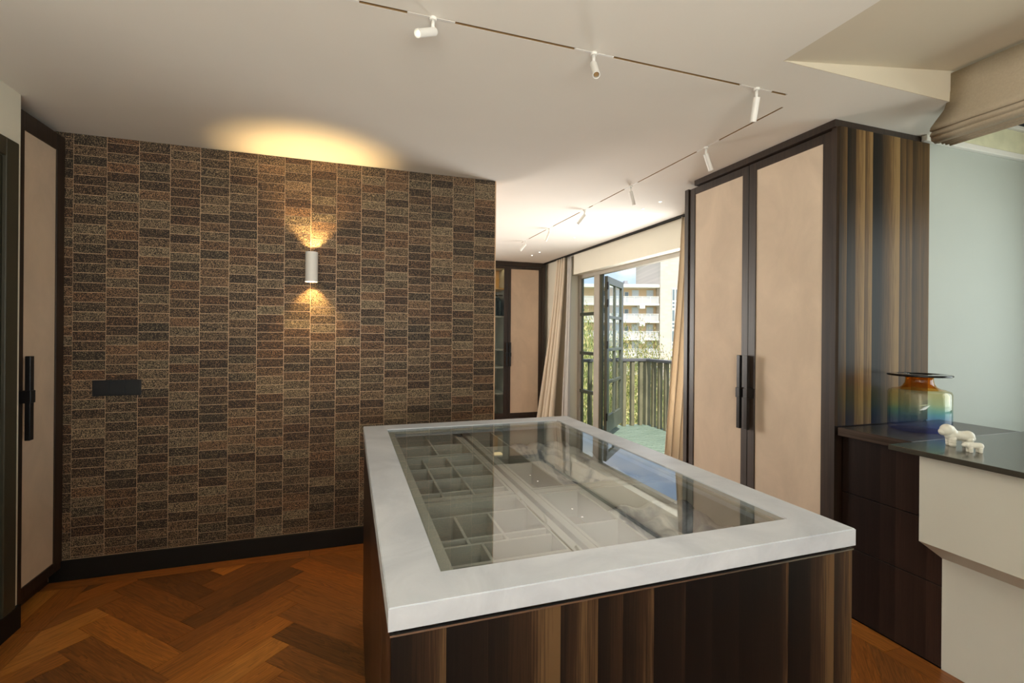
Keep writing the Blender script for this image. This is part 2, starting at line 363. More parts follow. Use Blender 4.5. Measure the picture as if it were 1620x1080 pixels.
T1 = (-0.45, 1.905, 1.6905, 1.7040); T2 = (1.984, 1.997, 1.795, 5.56)
ceil = plate('ceiling', -2.3, 3.2, -1.95, 7.9, CZ, CZ + 0.12, [T1, T2, (1.655, 9, -9, 1.493), (2.995, 9, -9, 1.76)], 'ceiling')
struct(ceil, 'smooth off-white plaster ceiling over the whole room', 'ceiling')
sl = 0.142
def sz(x): return CZ + sl * (x - 1.655)
b = MB(); b.extr([(1.655, CZ), (4.35, sz(4.35)), (4.35, sz(4.35) + 0.12), (1.655, CZ + 0.12)], 'y', -1.95, 1.80)
o = b.build('ceiling_slope', 'ceiling_shaded'); struct(o, 'tan-shaded sloping ceiling of the window bay at upper right', 'ceiling')
b = MB(); b.extr([(1.655, CZ), (2.995, CZ), (2.995, sz(2.995)), ], 'y', 1.489, 1.4925)
b.box(2.990, 2.9945, 1.4925, 1.76, CZ + 0.001, sz(2.995))
o = b.build('ceiling_slope_cheek', 'ceiling_shaded'); struct(o, 'narrow tan-shaded wedge where flat and sloping ceilings part', 'ceiling')

# ------------------------------------------------------------------ floor: subfloor and herringbone planks
floor = MB().box(-2.3, 3.2, -1.95, 7.9, -0.20, -0.012).box(3.2, 4.35, -1.95, 2.0, -0.20, -0.012).build('floor', m_plain('dark_joint', (0.015, 0.008, 0.004), 0.8))
struct(floor, 'dark brown oak herringbone floor with a border plank', 'floor')
PL, PW = 0.62, 0.124; OX, OY = -1.563, 2.286; R2 = math.sqrt(0.5)
def uvw(u, v): return ((u - v) * R2 + OX, (u + v) * R2 + OY)
def clip(poly, x0, x1, y0, y1):
    for ax, lim, sg in ((0, x0, 1), (0, x1, -1), (1, y0, 1), (1, y1, -1)):
        outp = []
        for i in range(len(poly)):
            a, c = poly[i], poly[(i + 1) % len(poly)]; da, dc = sg * (a[ax] - lim), sg * (c[ax] - lim)
            if da >= 0: outp.append(a)
            if da * dc < 0:
                t = da / (da - dc); outp.append(tuple(a[k] + t * (c[k] - a[k]) for k in (0, 1)))
        poly = outp
        if len(poly) < 3: return []
    return poly
def area(p): return abs(sum(p[i][0] * p[(i + 1) % len(p)][1] - p[(i + 1) % len(p)][0] * p[i][1] for i in range(len(p)))) / 2
def add_plank(bm, poly, cx, cy, ang, zt=0.0):
    """plank polygon in world; UV along its length"""
    uvl = bm.loops.layers.uv.verify(); n = len(poly)
    g = 0.0011
    ca, sa = math.cos(ang), math.sin(ang)
    mxp = sum(p[0] for p in poly) / n; myp = sum(p[1] for p in poly) / n
    ins = []
    for p in poly:
        dx, dy = p[0] - mxp, p[1] - myp; L = math.hypot(dx, dy) or 1
        ins.append((p[0] - dx / L * g * 1.3, p[1] - dy / L * g * 1.3))
    A = [bm.verts.new((x, y, zt - 0.012)) for x, y in ins]; B = [bm.verts.new((x, y, zt)) for x, y in ins]
    fs = [bm.faces.new(B)] + [bm.faces.new((A[i], A[(i + 1) % n], B[(i + 1) % n], B[i])) for i in range(n)]
    for f in fs:
        for l in f.loops:
            dx, dy = l.vert.co.x - cx, l.vert.co.y - cy
            l[uvl].uv = (dx * ca + dy * sa, -dx * sa + dy * ca)
planks = []
for i in range(-60, 80):
    for j in range(-8, 10):
        u0, v0 = i * PW + j * PL, i * PW - j * PL
        planks.append(([uvw(u0, v0), uvw(u0 + PL, v0), uvw(u0 + PL, v0 + PW), uvw(u0, v0 + PW)], PI / 4))
        a, c = u0 + PL, v0 + PW - PL
        planks.append(([uvw(a, c), uvw(a + PW, c), uvw(a + PW, c + PL), uvw(a, c + PL)], 3 * PI / 4))
def new_plank(poly, cx, cy, ang, me=None):
    if me is None:
        bm = bmesh.new(); add_plank(bm, [(x - cx, y - cy) for x, y in poly], 0, 0, ang); bmesh.ops.recalc_face_normals(bm, faces=bm.faces[:])
        me = bpy.data.meshes.new('plank'); bm.to_mesh(me); bm.free(); me.materials.append(M['plank'])
    o = bpy.data.objects.new('plank', me); o.location = (cx, cy, 0); C.objects.link(o); o.parent = floor; return o
full = {}
count = 0; stuff = bmesh.new()
for poly, ang in planks:
    cx = sum(p[0] for p in poly) / 4; cy = sum(p[1] for p in poly) / 4
    if not (-2 < cx < 3.6 and -2.5 < cy < 8): continue
    pa = clip(poly, -1.365, 2.28, -1.2, 3.265)
    if len(pa) > 2 and area(pa) > 0.002:
        if area(pa) > PL * PW * 0.999:
            o = new_plank(poly, cx, cy, ang, full.get(ang)); full.setdefault(ang, o.data)
        else: new_plank(pa, cx, cy, ang)
        count += 1
    for reg in ((-1.5, 2.9, 3.37, 7.05), (-1.365, 2.28, -1.9, -1.2)):
        pb = clip(poly, *reg)
        if len(pb) > 2 and area(pb) > 0.002: add_plank(stuff, pb, cx, cy, ang)
def border(x0, x1, y0, y1, along):
    L = 1.35; a0, a1 = (x0, x1) if along == 'x' else (y0, y1); a = a0
    while a < a1 - 0.01:
        e = min(a + L, a1)
        r = (a, e, y0, y1) if along == 'x' else (x0, x1, a, e)
        cx, cy = (r[0] + r[1]) / 2, (r[2] + r[3]) / 2
        new_plank([(r[0], r[2]), (r[1], r[2]), (r[1], r[3]), (r[0], r[3])], cx, cy, 0 if along == 'x' else PI / 2); a = e
border(-1.585, 2.40, 3.265, 3.37, 'x'); border(-1.49, -1.365, -1.2, 3.265, 'y'); border(2.28, 2.40, -1.2, 3.265, 'y'); border(-1.60, -1.49, 2.906, 3.265, 'y')
bmesh.ops.recalc_face_normals(stuff, faces=stuff.faces[:])
me = bpy.data.meshes.new('far_planks'); stuff.to_mesh(me); stuff.free(); me.materials.append(M['plank'])
o = bpy.data.objects.new('far_planks', me); C.objects.link(o); o.parent = floor; tag(o, kind='stuff')

# ------------------------------------------------------------------ walls
def wall(name, label, boxes, mat):
    b = MB()
    for q_ in boxes: b.box(*q_)
    return struct(b.build(name, mat), label, 'wall')
wall_left = wall('wall_left', 'pale wall at the left edge with a dark door casing',
     [(-1.62, -1.49, 2.79, 2.905, 0, CZ), (-1.62, -1.49, 1.9, 2.79, 2.21, CZ), (-1.62, -1.49, -1.95, 1.9, 0, CZ), (-2.25, -1.62, -1.95, -1.85, 0, CZ)], 'wall_cream')
wall_recess = wall('wall_left_far', 'left side wall behind the patterned partition', [(-2.3, -2.18, 2.9, 7.9, 0, CZ)], 'wall_cream')
wall_far = wall('wall_far', 'pale wall at the far end of the room behind the far wardrobe', [(-2.2, 3.2, 7.72, 7.9, 0, CZ)], 'wall_cream')
wall_front = wall('wall_front', 'pale wall behind the camera around a wide window',
     [(-2.2, -1.2, -1.95, -1.8, 0, CZ), (1.8, 4.2, -1.95, -1.8, 0, 2.9), (-1.2, 1.8, -1.95, -1.8, 0, 0.5), (-1.2, 1.8, -1.95, -1.8, 2.35, CZ)], 'wall_cream')
wall_right = wall('wall_right', 'cream wall around the balcony opening with a deep lintel',
     [(3.0, 3.2, 2.995, 3.45, 0, CZ), (3.0, 3.2, 3.45, 6.29, 2.25, CZ), (3.0, 3.2, 6.29, 7.9, 0, CZ)], 'wall_cream')
wall_bay = wall('wall_bay', 'sage grey wall beside the tall wardrobe above the vase',
     [(3.055, 4.2, 1.797, 1.93, 0, 2.53)], 'wall')
b = MB(); b.box(3.153, 4.2, 1.45, 1.795, 0, 0.80); struct(b.build('trim_1', 'wall'), 'low sage ledge behind the counter end', 'ledge')
b = MB(); b.box(4.2, 4.35, -1.95, -0.55, 0, 2.9); b.box(4.2, 4.35, 1.4, 1.95, 0, 2.9); b.box(4.2, 4.35, -0.55, 1.4, 0, 0.95); b.box(4.2, 4.35, -0.55, 1.4, 2.35, 2.9)
struct(b.build('wall_bay_window', 'wall'), 'sage grey wall of the bay holding its window', 'wall')
# strip above the bay wall, seen under the blind
b = MB(); b.box(2.997, 4.2, 1.768, 1.797, 2.497, 2.53, 0.003); struct(b.build('trim_2', 'white'), 'thin pale ledge trim above the sage wall', 'trim')
b = MB(); b.box(2.997, 4.2, 1.775, 1.93, 2.531, 2.665); struct(b.build('trim_3', 'gloss'), 'glossy cream strip above the ledge trim, under the blind', 'trim')
b = MB(); b.box(2.997, 4.2, 1.755, 1.80, 2.667, 2.69, 0.003); struct(b.build('trim_4', 'white'), 'pale bar over the glossy strip', 'trim')
b = MB(); b.box(2.997, 4.2, 1.78, 1.80, 2.692, 2.95); struct(b.build('trim_5', m_plain('dark_blue_glass', (0.02, 0.035, 0.05), 0.08)), 'dark glazed strip high in the bay', 'window')

# outer windows out of frame (glass and frames)
def plain_window(name, label, x0, x1, y0, y1, z0, z1, axis, n=2):
    t = struct(thing(name, ((x0 + x1) / 2, (y0 + y1) / 2, z0), None, None), label, 'window')
    b = MB(); f = 0.06
    if axis == 'x':
        b.box(x0, x1, y0, y1, z0, z0 + f); b.box(x0, x1, y0, y1, z1 - f, z1)
        for i in range(n + 1):
            c = x0 + (x1 - x0 - f) * i / n; b.box(c, c + f, y0, y1, z0 + f, z1 - f)
        b.build('window_frame', 'green', t); MB().box(x0 + .01, x1 - .01, (y0 + y1) / 2 - .004, (y0 + y1) / 2 + .004, z0 + .01, z1 - .01).build('pane', 'glass', t)
    else:
        b.box(x0, x1, y0, y1, z0, z0 + f); b.box(x0, x1, y0, y1, z1 - f, z1)
        for i in range(n + 1):
            c = y0 + (y1 - y0 - f) * i / n; b.box(x0, x1, c, c + f, z0 + f, z1 - f)
        b.build('window_frame', 'green', t); MB().box((x0 + x1) / 2 - .004, (x0 + x1) / 2 + .004, y0 + .01, y1 - .01, z0 + .01, z1 - .01).build('pane', 'glass', t)
    return t
plain_window('window_2', 'wide green framed window behind the camera', -1.2, 1.8, -1.90, -1.85, 0.5, 2.35, 'x', 3)
plain_window('window_3', 'green framed window in the bay at right', 4.24, 4.29, -0.55, 1.4, 0.95, 2.35, 'y', 2)

# ------------------------------------------------------------------ patterned partition
part_wall = wall('wall_back', 'partition wall covered in dark stone-chip tiles with copper joints', [(-1.62, 1.008, 3.374, 3.52, 0, CZ)], 'grout')
TW, TH = 0.1558, 0.0557; gj = 0.0032
prot = {}
tiles = []
xcol0 = -1.493 - TW
for k in range(0, 18):
    xa = xcol0 + k * TW; xb = xa + TW
    x0, x1 = max(xa + gj / 2, -1.60), min(xb - gj / 2, 1.008)
    if x1 - x0 < 0.01: continue
    ph = 1.132 + (TH / 2 if k % 2 == 0 else 0) + random.uniform(-.004, .004)
    j0 = int((0.11 - ph) / TH) - 1
    for j in range(j0, j0 + 48):
        z0, z1 = ph + j * TH + gj / 2, ph + (j + 1) * TH - gj / 2
        z0, z1 = max(z0, 0.118), min(z1, CZ - 0.001)
        if CZ - z1 < 0.014: z1 = CZ - 0.001
        if z1 - z0 < 0.006: continue
        tiles.append((x0, x1, z0, z1))
def proj_area(t):
    fwx, fwy = math.sin(YAW), math.cos(YAW); cx = (t[0] + t[1]) / 2; d = cx * fwx + 3.37 * fwy
    vis = 0.01 if (cx > 0.1 and t[1] and (t[2] + t[3]) / 2 < 0.5) or t[0] < -1.53 else 1
    return vis * (t[1] - t[0]) * (t[3] - t[2]) / d ** 3
tiles.sort(key=proj_area, reverse=True)
st = MB()
for n_, (x0, x1, z0, z1) in enumerate(tiles):
    th = 0.0022 + random.random() * 0.0012
    if n_ < 300:
        key = (round(x1 - x0, 4), round(z1 - z0, 4))
        if key not in prot:
            bb = MB(); bb.box(-(x1 - x0) / 2, (x1 - x0) / 2, -0.0045, 0, -(z1 - z0) / 2, (z1 - z0) / 2, 0.0010)
            t_ = bb.build('tile', 'tile', None); prot[key] = t_.data; o = t_
        else:
            o = bpy.data.objects.new('tile', prot[key]); C.objects.link(o)
        o.location = ((x0 + x1) / 2, 3.374, (z0 + z1) / 2); o.parent = part_wall
    else:
        st.box(x0, x1, 3.374 - 0.0045, 3.374, z0, z1)
o = st.build('far_tiles', 'tile', part_wall); tag(o, kind='stuff')
struct(MB().box(-1.585, 1.010, 3.356, 3.3735, 0, 0.114, 0.002).build('baseboard_back', 'skirt'), 'dark skirting along the patterned partition', 'skirting')
struct(MB().box(-1.489, -1.472, -1.8, 2.902, 0, 0.112, 0.002).build('baseboard_left', 'skirt'), 'dark skirting under the left wall', 'skirting')
struct(MB().box(2.98, 2.999, 6.30, 7.08, 0, 0.112).build('baseboard_right', 'wall_cream'), 'cream skirting behind the left curtain', 'skirting')

# left door and casing
d1 = struct(thing('door_1', (-1.49, 2.35, 0), None, None), 'dark olive door with casing at the far left edge', 'door')
b = MB(); b.box(-1.489, -1.472, 2.775, 2.862, 0.113, 2.283, 0.003); b.box(-1.489, -1.472, 1.83, 2.775, 2.20, 2.283, 0.003); b.box(-1.489, -1.472, 1.83, 1.915, 0.113, 2.20, 0.003)
b.box(-1.61, -1.49, 2.765, 2.789, 0.0, 2.20); b.box(-1.61, -1.49, 1.901, 1.925, 0, 2.20); b.box(-1.61, -1.49, 1.925, 2.765, 2.18, 2.209)
b.build('door_casing', 'door', d1)
MB().box(-1.56, -1.52, 1.93, 2.76, 0.008, 2.175, 0.003).build('door_leaf', 'door', d1)
b = MB(); b.cyl((-1.52, 2.70, 1.05), (-1.47, 2.70, 1.05), 0.01); b.cyl((-1.475, 2.71, 1.05), (-1.475, 2.58, 1.05), 0.009); b.build('door_handle', 'bronze', d1)

# ------------------------------------------------------------------ wardrobes
def door_leaf(parent, plane, a0, a1, z0, z1, axis, sgn, pa0, pa1, pz0, pz1, mat_panel='suede', th=0.022):
    """framed door: plane = front coordinate, sgn = direction pointing out of the door into the room"""
    def bx(mb, p0, p1, c0, c1, d0, d1, bev=0.0):
        lo, hi = sorted((p0, p1))
        if axis == 'x': mb.box(lo, hi, c0, c1, d0, d1, bev)
        else: mb.box(c0, c1, lo, hi, d0, d1, bev)
    back = plane - sgn * th
    t = bpy.data.objects.new('door', None); C.objects.link(t); t.parent = parent; t.empty_display_size = 0.02
    fr = MB()
    bx(fr, plane, back, a0, pa0, z0, z1, 0.0015); bx(fr, plane, back, pa1, a1, z0, z1, 0.0015)
    bx(fr, plane, back, pa0, pa1, z0, pz0, 0.0015); bx(fr, plane, back, pa0, pa1, pz1, z1, 0.0015)
    fr.build('door_frame', 'wood', t)
    p = MB(); pb = plane - sgn * 0.006
    bx(p, pb, pb - sgn * (0.008 if mat_panel == 'glass' else 0.014), pa0 + .0005, pa1 - .0005, pz0 + .0005, pz1 - .0005)
    p.build('glass_pane' if mat_panel == 'glass' else 'door_panel', mat_panel, t)
    return t
def bar_handle(parent, cx, cy, z0, z1, zc, axis, sgn, standoff=0.035, w=0.032, d=0.022):
    """square bar handle with a wrap-around clamp, standing off the door"""
    t = bpy.data.objects.new('handle', None); C.objects.link(t); t.parent = parent; t.empty_display_size = 0.02
    b = MB()
    if axis == 'x':
        x0, x1 = sorted((cx + sgn * standoff, cx + sgn * (standoff + d)))
        b.box(x0, x1, cy - w / 2, cy + w / 2, z0, z1, 0.002).build('bar', 'bronze', t)
        c0, c1 = sorted((cx + sgn * 0.0005, cx + sgn * (standoff + d + 0.004)))
        MB().box(c0, c1, cy - w / 2 - 0.004, cy + w / 2 + 0.004, zc - 0.031, zc + 0.031, 0.002).build('clamp', 'bronze', t)
    else:
        y0, y1 = sorted((cy + sgn * standoff, cy + sgn * (standoff + d)))
        b.box(cx - w / 2, cx + w / 2, y0, y1, z0, z1, 0.002).build('bar', 'bronze', t)
        c0, c1 = sorted((cy + sgn * 0.0005, cy + sgn * (standoff + d + 0.004)))
        MB().box(cx - w / 2 - 0.004, cx + w / 2 + 0.004, c0, c1, zc - 0.031, zc + 0.031, 0.002).build('clamp', 'bronze', t)
    return t
# left wardrobe (X faces +)
wl = thing('wardrobe', (-1.85, 3.14, 0), 'narrow built-in wardrobe with one cream suede door between left wall and patterned partition', 'wardrobe')
MB().box(-2.15, -1.555, 2.908, 3.368, 0.06, 2.494).build('carcass', 'wood', wl)
MB().box(-2.15, -1.585, 2.912, 3.364, 2.494, 2.529).build('cornice', 'wood', wl)
MB().box(-2.15, -1.587, 2.912, 3.355, 0.0, 0.06).build('plinth', 'wood', wl)
dl = door_leaf(wl, -1.53, 2.912, 3.368, 0.078, 2.494, 'x', 1, 3.016, 3.292, 0.134, 2.403)
bar_handle(dl, -1.53, 3.0, 0.87, 1.285, 1.085, 'x', 1, 0.022)
# right wardrobe (X faces -)
wr = thing('wardrobe', (2.70, 2.40, 0), 'tall dark wood wardrobe at right with two cream suede doors and striped veneer side', 'wardrobe')
MB().box(2.400, 3.05, 1.805, 2.945, 0.0, 2.492).build('carcass', 'wood', wr)
MB().box(2.365, 3.052, 2.946, 2.986, 0.0, 2.492, 0.001).build('side_panel', 'wood', wr)
sp_ = MB().box(2.365, 3.052, 1.787, 1.804, 0.955, 2.492, 0.001).build('side_panel', 'veneer_gloss', wr); tag(sp_, 'glossy striped veneer side panel')
MB().box(2.365, 2.400, 1.804, 1.832, 0.0, 2.492, 0.001).build('side_post', 'wood', wr)
MB().box(2.349, 2.995, 1.80, 2.862, 2.492, 2.529).build('cornice', 'wood', wr)
dA = door_leaf(wr, 2.376, 2.389, 2.944, 0.06, 2.488, 'x', -1, 2.440, 2.888, 0.13, 2.440)
dB = door_leaf(wr, 2.376, 1.835, 2.386, 0.06, 2.488, 'x', -1, 1.889, 2.331, 0.13, 2.440)
bar_handle(dA, 2.376, 2.412, 0.83, 1.29, 1.055, 'x', -1, 0.03, 0.026)
bar_handle(dB, 2.376, 2.352, 0.83, 1.29, 1.055, 'x', -1, 0.03, 0.026)
# drawer unit below the counter
du = thing('drawer_unit', (2.78, 1.62, 0), 'dark brown low drawer unit with brown counter top beside the tall wardrobe', 'cabinet')
MB().box(2.42, 3.14, 1.35, 1.785, 0.03, 0.905).build('carcass', 'veneer_brown', du)
MB().box(2.366, 3.15, 1.442, 1.7865, 0.909, 0.951, 0.001).build('counter_top', 'wood_h', du)
for z0, z1 in ((0.624, 0.903), (0.354, 0.620), (0.006, 0.350)):
    MB().box(2.400, 2.420, 1.349, 1.784, z0, z1, 0.0012).build('drawer', 'veneer_brown', du)
# desk block and its top
dk = thing('dressing_desk', (3.0, 0.4, 0), 'pale painted desk block with chamfered front and thin smoked top at right edge', 'desk')
b = MB(); b.extr([(2.400, 0.0), (2.400, 0.473), (2.252, 0.567), (2.252, 0.928), (3.9, 0.928), (3.9, 0.0)], 'y', -1.0, 1.347); o = b.build('desk_block', m_plain('desk_paint', (0.66, 0.655, 0.585), 0.5, var=0.01), dk)
MB().box(2.2085, 3.9, -1.0, 1.4418, 0.9295, 0.951, 0.0012, 2).build('desk_top', 'desktop', dk)

# ------------------------------------------------------------------ island
isl = thing('island_cabinet', (0.61, 1.63, 0), 'accessory island in dark striped veneer with pale stone top and glass insert', 'cabinet')
X0, X1, Y0, Y1, ZT = 0.064, 1.153, 0.824, 2.445, 0.957
GX0, GX1, GY0, GY1 = 0.170, 1.046, 0.923, 2.337
# body
MB().box(0.0745, 1.1425, 0.8475, 2.4325, 0.0, 0.70).build('carcass', 'wood', isl)
o = MB().box(0.069, 1.149, 0.829, 0.8470, 0.012, 0.905, 0.0008).build('front_panel', 'veneer', isl); tag(o, 'striped dark veneer front panel')
# left side: panels with seams
for y0, y1 in ((0.8475, 1.07), (1.072, 1.62), (1.622, 2.17), (2.172, 2.35), (2.352, 2.4365)):
    MB().box(0.069, 0.0740, y0, y1 - .0005, 0.012, 0.905).build('side_panel', 'veneer_brown', isl)
for y0, y1 in ((0.8475, 1.35), (1.352, 1.89), (1.892, 2.4365)):
    MB().box(1.143, 1.149, y0, y1, 0.012, 0.905).build('side_panel', 'veneer_brown', isl)
MB().box(0.069, 1.149, 2.433, 2.4385, 0.012, 0.905).build('back_panel', 'veneer', isl)
b = MB(); b.box(0.067, 1.151, 0.827, 0.835, 0.905, 0.9085); b.box(0.067, 0.073, 0.835, 2.44, 0.905, 0.9085); b.box(1.145, 1.151, 0.835, 2.44, 0.905, 0.9085); b.box(0.073, 1.145, 2.434, 2.44, 0.905, 0.9085)
o = b.build('metal_edge', 'edge_metal', isl); tag(o, 'thin metal strip under the stone top')
b = MB(); b.box(0.085, 1.133, 0.845, 0.86, 0.9085, 0.917); b.box(0.085, 0.10, 0.86, 2.42, 0.9085, 0.917); b.box(1.118, 1.133, 0.86, 2.42, 0.9085, 0.917); b.box(0.10, 1.118, 2.405, 2.42, 0.9085, 0.917); b.build('shadow_gap', 'black', isl)
# stone frame top, mitred into four pieces
def mitre(poly, nm='stone_frame'):
    b = MB(); b.prism(poly, 0.917, ZT); bmesh.ops.bevel(b.bm, geom=[e for e in b.bm.edges if abs(e.verts[0].co.z - ZT) < 1e-5 and abs(e.verts[1].co.z - ZT) < 1e-5], offset=0.0012, segments=2, affect='EDGES')
    return b.build(nm, 'stone', isl)
b = MB()
for poly in ([(X0, Y0), (X1, Y0), (GX1, GY0), (GX0, GY0)], [(X1, Y0), (X1, Y1), (GX1, GY1), (GX1, GY0)], [(X1, Y1), (X0, Y1), (GX0, GY1), (GX1, GY1)], [(X0, Y1), (X0, Y0), (GX0, GY0), (GX0, GY1)]):
    b.prism(poly, 0.917, ZT)
bmesh.ops.remove_doubles(b.bm, verts=b.bm.verts[:], dist=1e-5)
seen = {}
for f in b.bm.faces: seen.setdefault(tuple(round(v, 4) for v in f.calc_center_median()), []).append(f)
bmesh.ops.delete(b.bm, geom=[f for fs in seen.values() if len(fs) > 1 for f in fs], context='FACES_ONLY')
ed = [e for e in b.bm.edges if e.is_manifold and e.calc_face_angle(0) > 1.0 and abs(e.verts[0].co.z - ZT) < 1e-5 and abs(e.verts[1].co.z - ZT) < 1e-5]
bmesh.ops.bevel(b.bm, geom=ed, offset=0.002, segments=3, affect='EDGES')
b.build('stone_top', 'stone', isl)
b = MB(); b.box(GX0 + .0005, GX0 + .030, GY0 + .0005, GY1 - .0005, 0.935, 0.9435); b.box(GX1 - .010, GX1 - .0005, GY0 + .0005, GY1 - .0005, 0.935, 0.9435); b.box(GX0 + .03, GX1 - .01, GY0 + .0005, GY0 + .022, 0.935, 0.9435); b.box(GX0 + .03, GX1 - .01, GY1 - .022, GY1 - .0005, 0.935, 0.9435)
b.build('glass_rebate', 'divider', isl)
o = MB().box(GX0 + .001, GX1 - .001, GY0 + .001, GY1 - .001, 0.944, 0.9545).build('glass_top', 'topglass', isl); tag(o, 'clear glass insert of the island top')
# drawer trays under the glass
ZD = 0.900; ZB = 0.815
def tray(x0, x1, y0, y1, xs, ys, mat='lining', extra=()):
    t = bpy.data.objects.new('drawer', None); C.objects.link(t); t.parent = isl; t.empty_display_size = 0.02
    MB().box(x0, x1, y0, y1, ZB - 0.008, ZB).build('tray_base', mat, t)
    r = 0.010; b = MB(); b.box(x0, x1, y0, y0 + r, ZB, ZD); b.box(x0, x1, y1 - r, y1, ZB, ZD); b.box(x0, x0 + r, y0 + r, y1 - r, ZB, ZD); b.box(x1 - r, x1, y0 + r, y1 - r, ZB, ZD)
    b.build('tray_rim', 'divider', t)
    for d in xs:  # divider along y at x, between ya and yb
        MB().box(d[0] - .004, d[0] + .004, d[1], d[2], ZB, ZD - .002, .001).build('divider', 'divider', t)
    for d in ys:
        MB().box(d[1], d[2], d[0] - .004, d[0] + .004, ZB, ZD - .002, .001).build('divider', 'divider', t)
    return t
tray(0.206, 0.510, 1.040, 1.441, [(0.283, 1.152, 1.334), (0.382, 1.152, 1.334), (0.314, 1.05, 1.144)], [(1.148, .216, .50), (1.186, .216, .50), (1.338, .216, .50)])
tray(0.206, 0.510, 1.487, 1.985, [(0.284, 1.497, 1.975), (0.384, 1.497, 1.975)], [(1.547, .216, .50), (1.688, .216, .50), (1.832, .216, .50)])
tray(0.206, 0.510, 2.010, 2.420, [(0.36, 2.02, 2.41)], [(2.2, .216, .50)])
tray(0.575, 1.12, 0.905, 1.441, [(0.72, 0.915, 1.431)], [(1.18, .585, .716)], 'lining_pale')
tray(0.575, 1.12, 1.487, 2.420, [(0.70, 1.497, 2.41)], [(1.80, .585, .696), (2.1, .585, .696)], 'lining_pale')
MB().box(0.206, 0.510, 0.905, 1.034, ZD - 0.02, ZD - 0.002).build('tray_front', 'divider', isl)
b = MB(); b.box(0.512, 0.534, 0.905, 2.42, 0.86, ZD); b.box(0.551, 0.573, 0.905, 2.42, 0.86, ZD); b.build('drawer_rail', 'divider', isl)
b = MB(); b.box(0.206, 0.510, 1.443, 1.455, 0.86, ZD); b.box(0.206, 0.510, 1.473, 1.485, 0.86, ZD); b.box(0.575, 1.12, 1.447, 1.481, 0.86, ZD); b.build('cross_rail', 'divider', isl)
# a marbled silk scarf lying folded in the right-hand trays
sc = MB(); NX, NY = 26, 60  # wavy sheets carry the marbled blue grey pattern
grid = [[sc.bm.verts.new((0.735 + 0.36 * i / NX, 0.93 + (1.50) * j / NY if False else 1.50 + 0.86 * j / NY, ZB + 0.022 + 0.010 * math.sin(i * 0.9 + j * 0.25) + 0.006 * math.sin(j * 0.7))) for j in range(NY + 1)] for i in range(NX + 1)]
for i in range(NX):
    for j in range(NY): sc.bm.faces.new((grid[i][j], grid[i + 1][j], grid[i + 1][j + 1], grid[i][j + 1]))
o = sc.build('marbled_sheet', 'swirl', None, True); o.modifiers.new('s', 'SOLIDIFY').thickness = 0.004
tag(o, 'blue grey marbled silk scarf spread in the far right tray under the island glass', 'sheet')
sc = MB()
grid = [[sc.bm.verts.new((0.735 + 0.36 * i / NX, 0.925 + 0.495 * j / NY, ZB + 0.022 + 0.009 * math.sin(i * 0.7 - j * 0.2) + 0.005 * math.sin(j * 0.5))) for j in range(NY + 1)] for i in range(NX + 1)]
for i in range(NX):
    for j in range(NY): sc.bm.faces.new((grid[i][j], grid[i + 1][j], grid[i + 1][j + 1], grid[i][j + 1]))
o = sc.build('marbled_sheet', 'swirl', None, True); o.modifiers.new('s', 'SOLIDIFY').thickness = 0.004
tag(o, 'dark marbled silk scarf spread in the near right tray under the island glass', 'sheet')

# ------------------------------------------------------------------ wall sconce and switch plate
sx, sy = -0.236, 3.305
ws = thing('wall_sconce', (sx, sy, 1.735), 'white cylindrical up-and-down sconce glowing warm on the patterned wall', 'lamp')
b = MB(); b.lathe([(0.0375, 1.733), (0.0375, 1.923), (0.034, 1.923), (0.034, 1.733), (0.0375, 1.733)], (sx, sy, 0), 36); set_auto(b.build('shade', 'white', ws))
MB().box(sx - 0.02, sx + 0.02, sy + 0.034, 3.3693, 1.80, 1.86, 0.002).build('wall_mount', 'white', ws)
MB().cyl((sx, sy, 1.815), (sx, sy, 1.845), 0.0335, 24).build('lamp_holder', 'white', ws)
MB().cyl((sx, sy, 1.8455), (sx, sy, 1.852), 0.026, 24).build('bulb', 'lamp_warm', ws)
MB().cyl((sx, sy, 1.808), (sx, sy, 1.8145), 0.026, 24).build('bulb', 'lamp_warm', ws)
lamp('sconce_up', 'SPOT', (sx, sy, 1.875), (PI, 0, 0), 32, (1.0, 0.66, 0.28), spot_size=math.radians(96), spot_blend=0.35, shadow_soft_size=0.012)
lamp('sconce_down', 'SPOT', (sx, sy, 1.785), (0, 0, 0), 24, (1.0, 0.62, 0.22), spot_size=math.radians(100), spot_blend=0.5, shadow_soft_size=0.012)
sw = thing('switch_plate', (-1.279, 3.369, 1.082), 'long black switch plate on the patterned wall beside the left wardrobe', 'switch')
MB().box(-1.396, -1.162, 3.362, 3.3692, 1.036, 1.128, 0.001).build('plate', 'black', sw)
for k in range(3): MB().box(-1.390 + k * 0.0748, -1.390 + (k + 1) * 0.0748 - 0.0015, 3.3585, 3.3618, 1.042, 1.122, 0.0008).build('switch', 'black', sw)

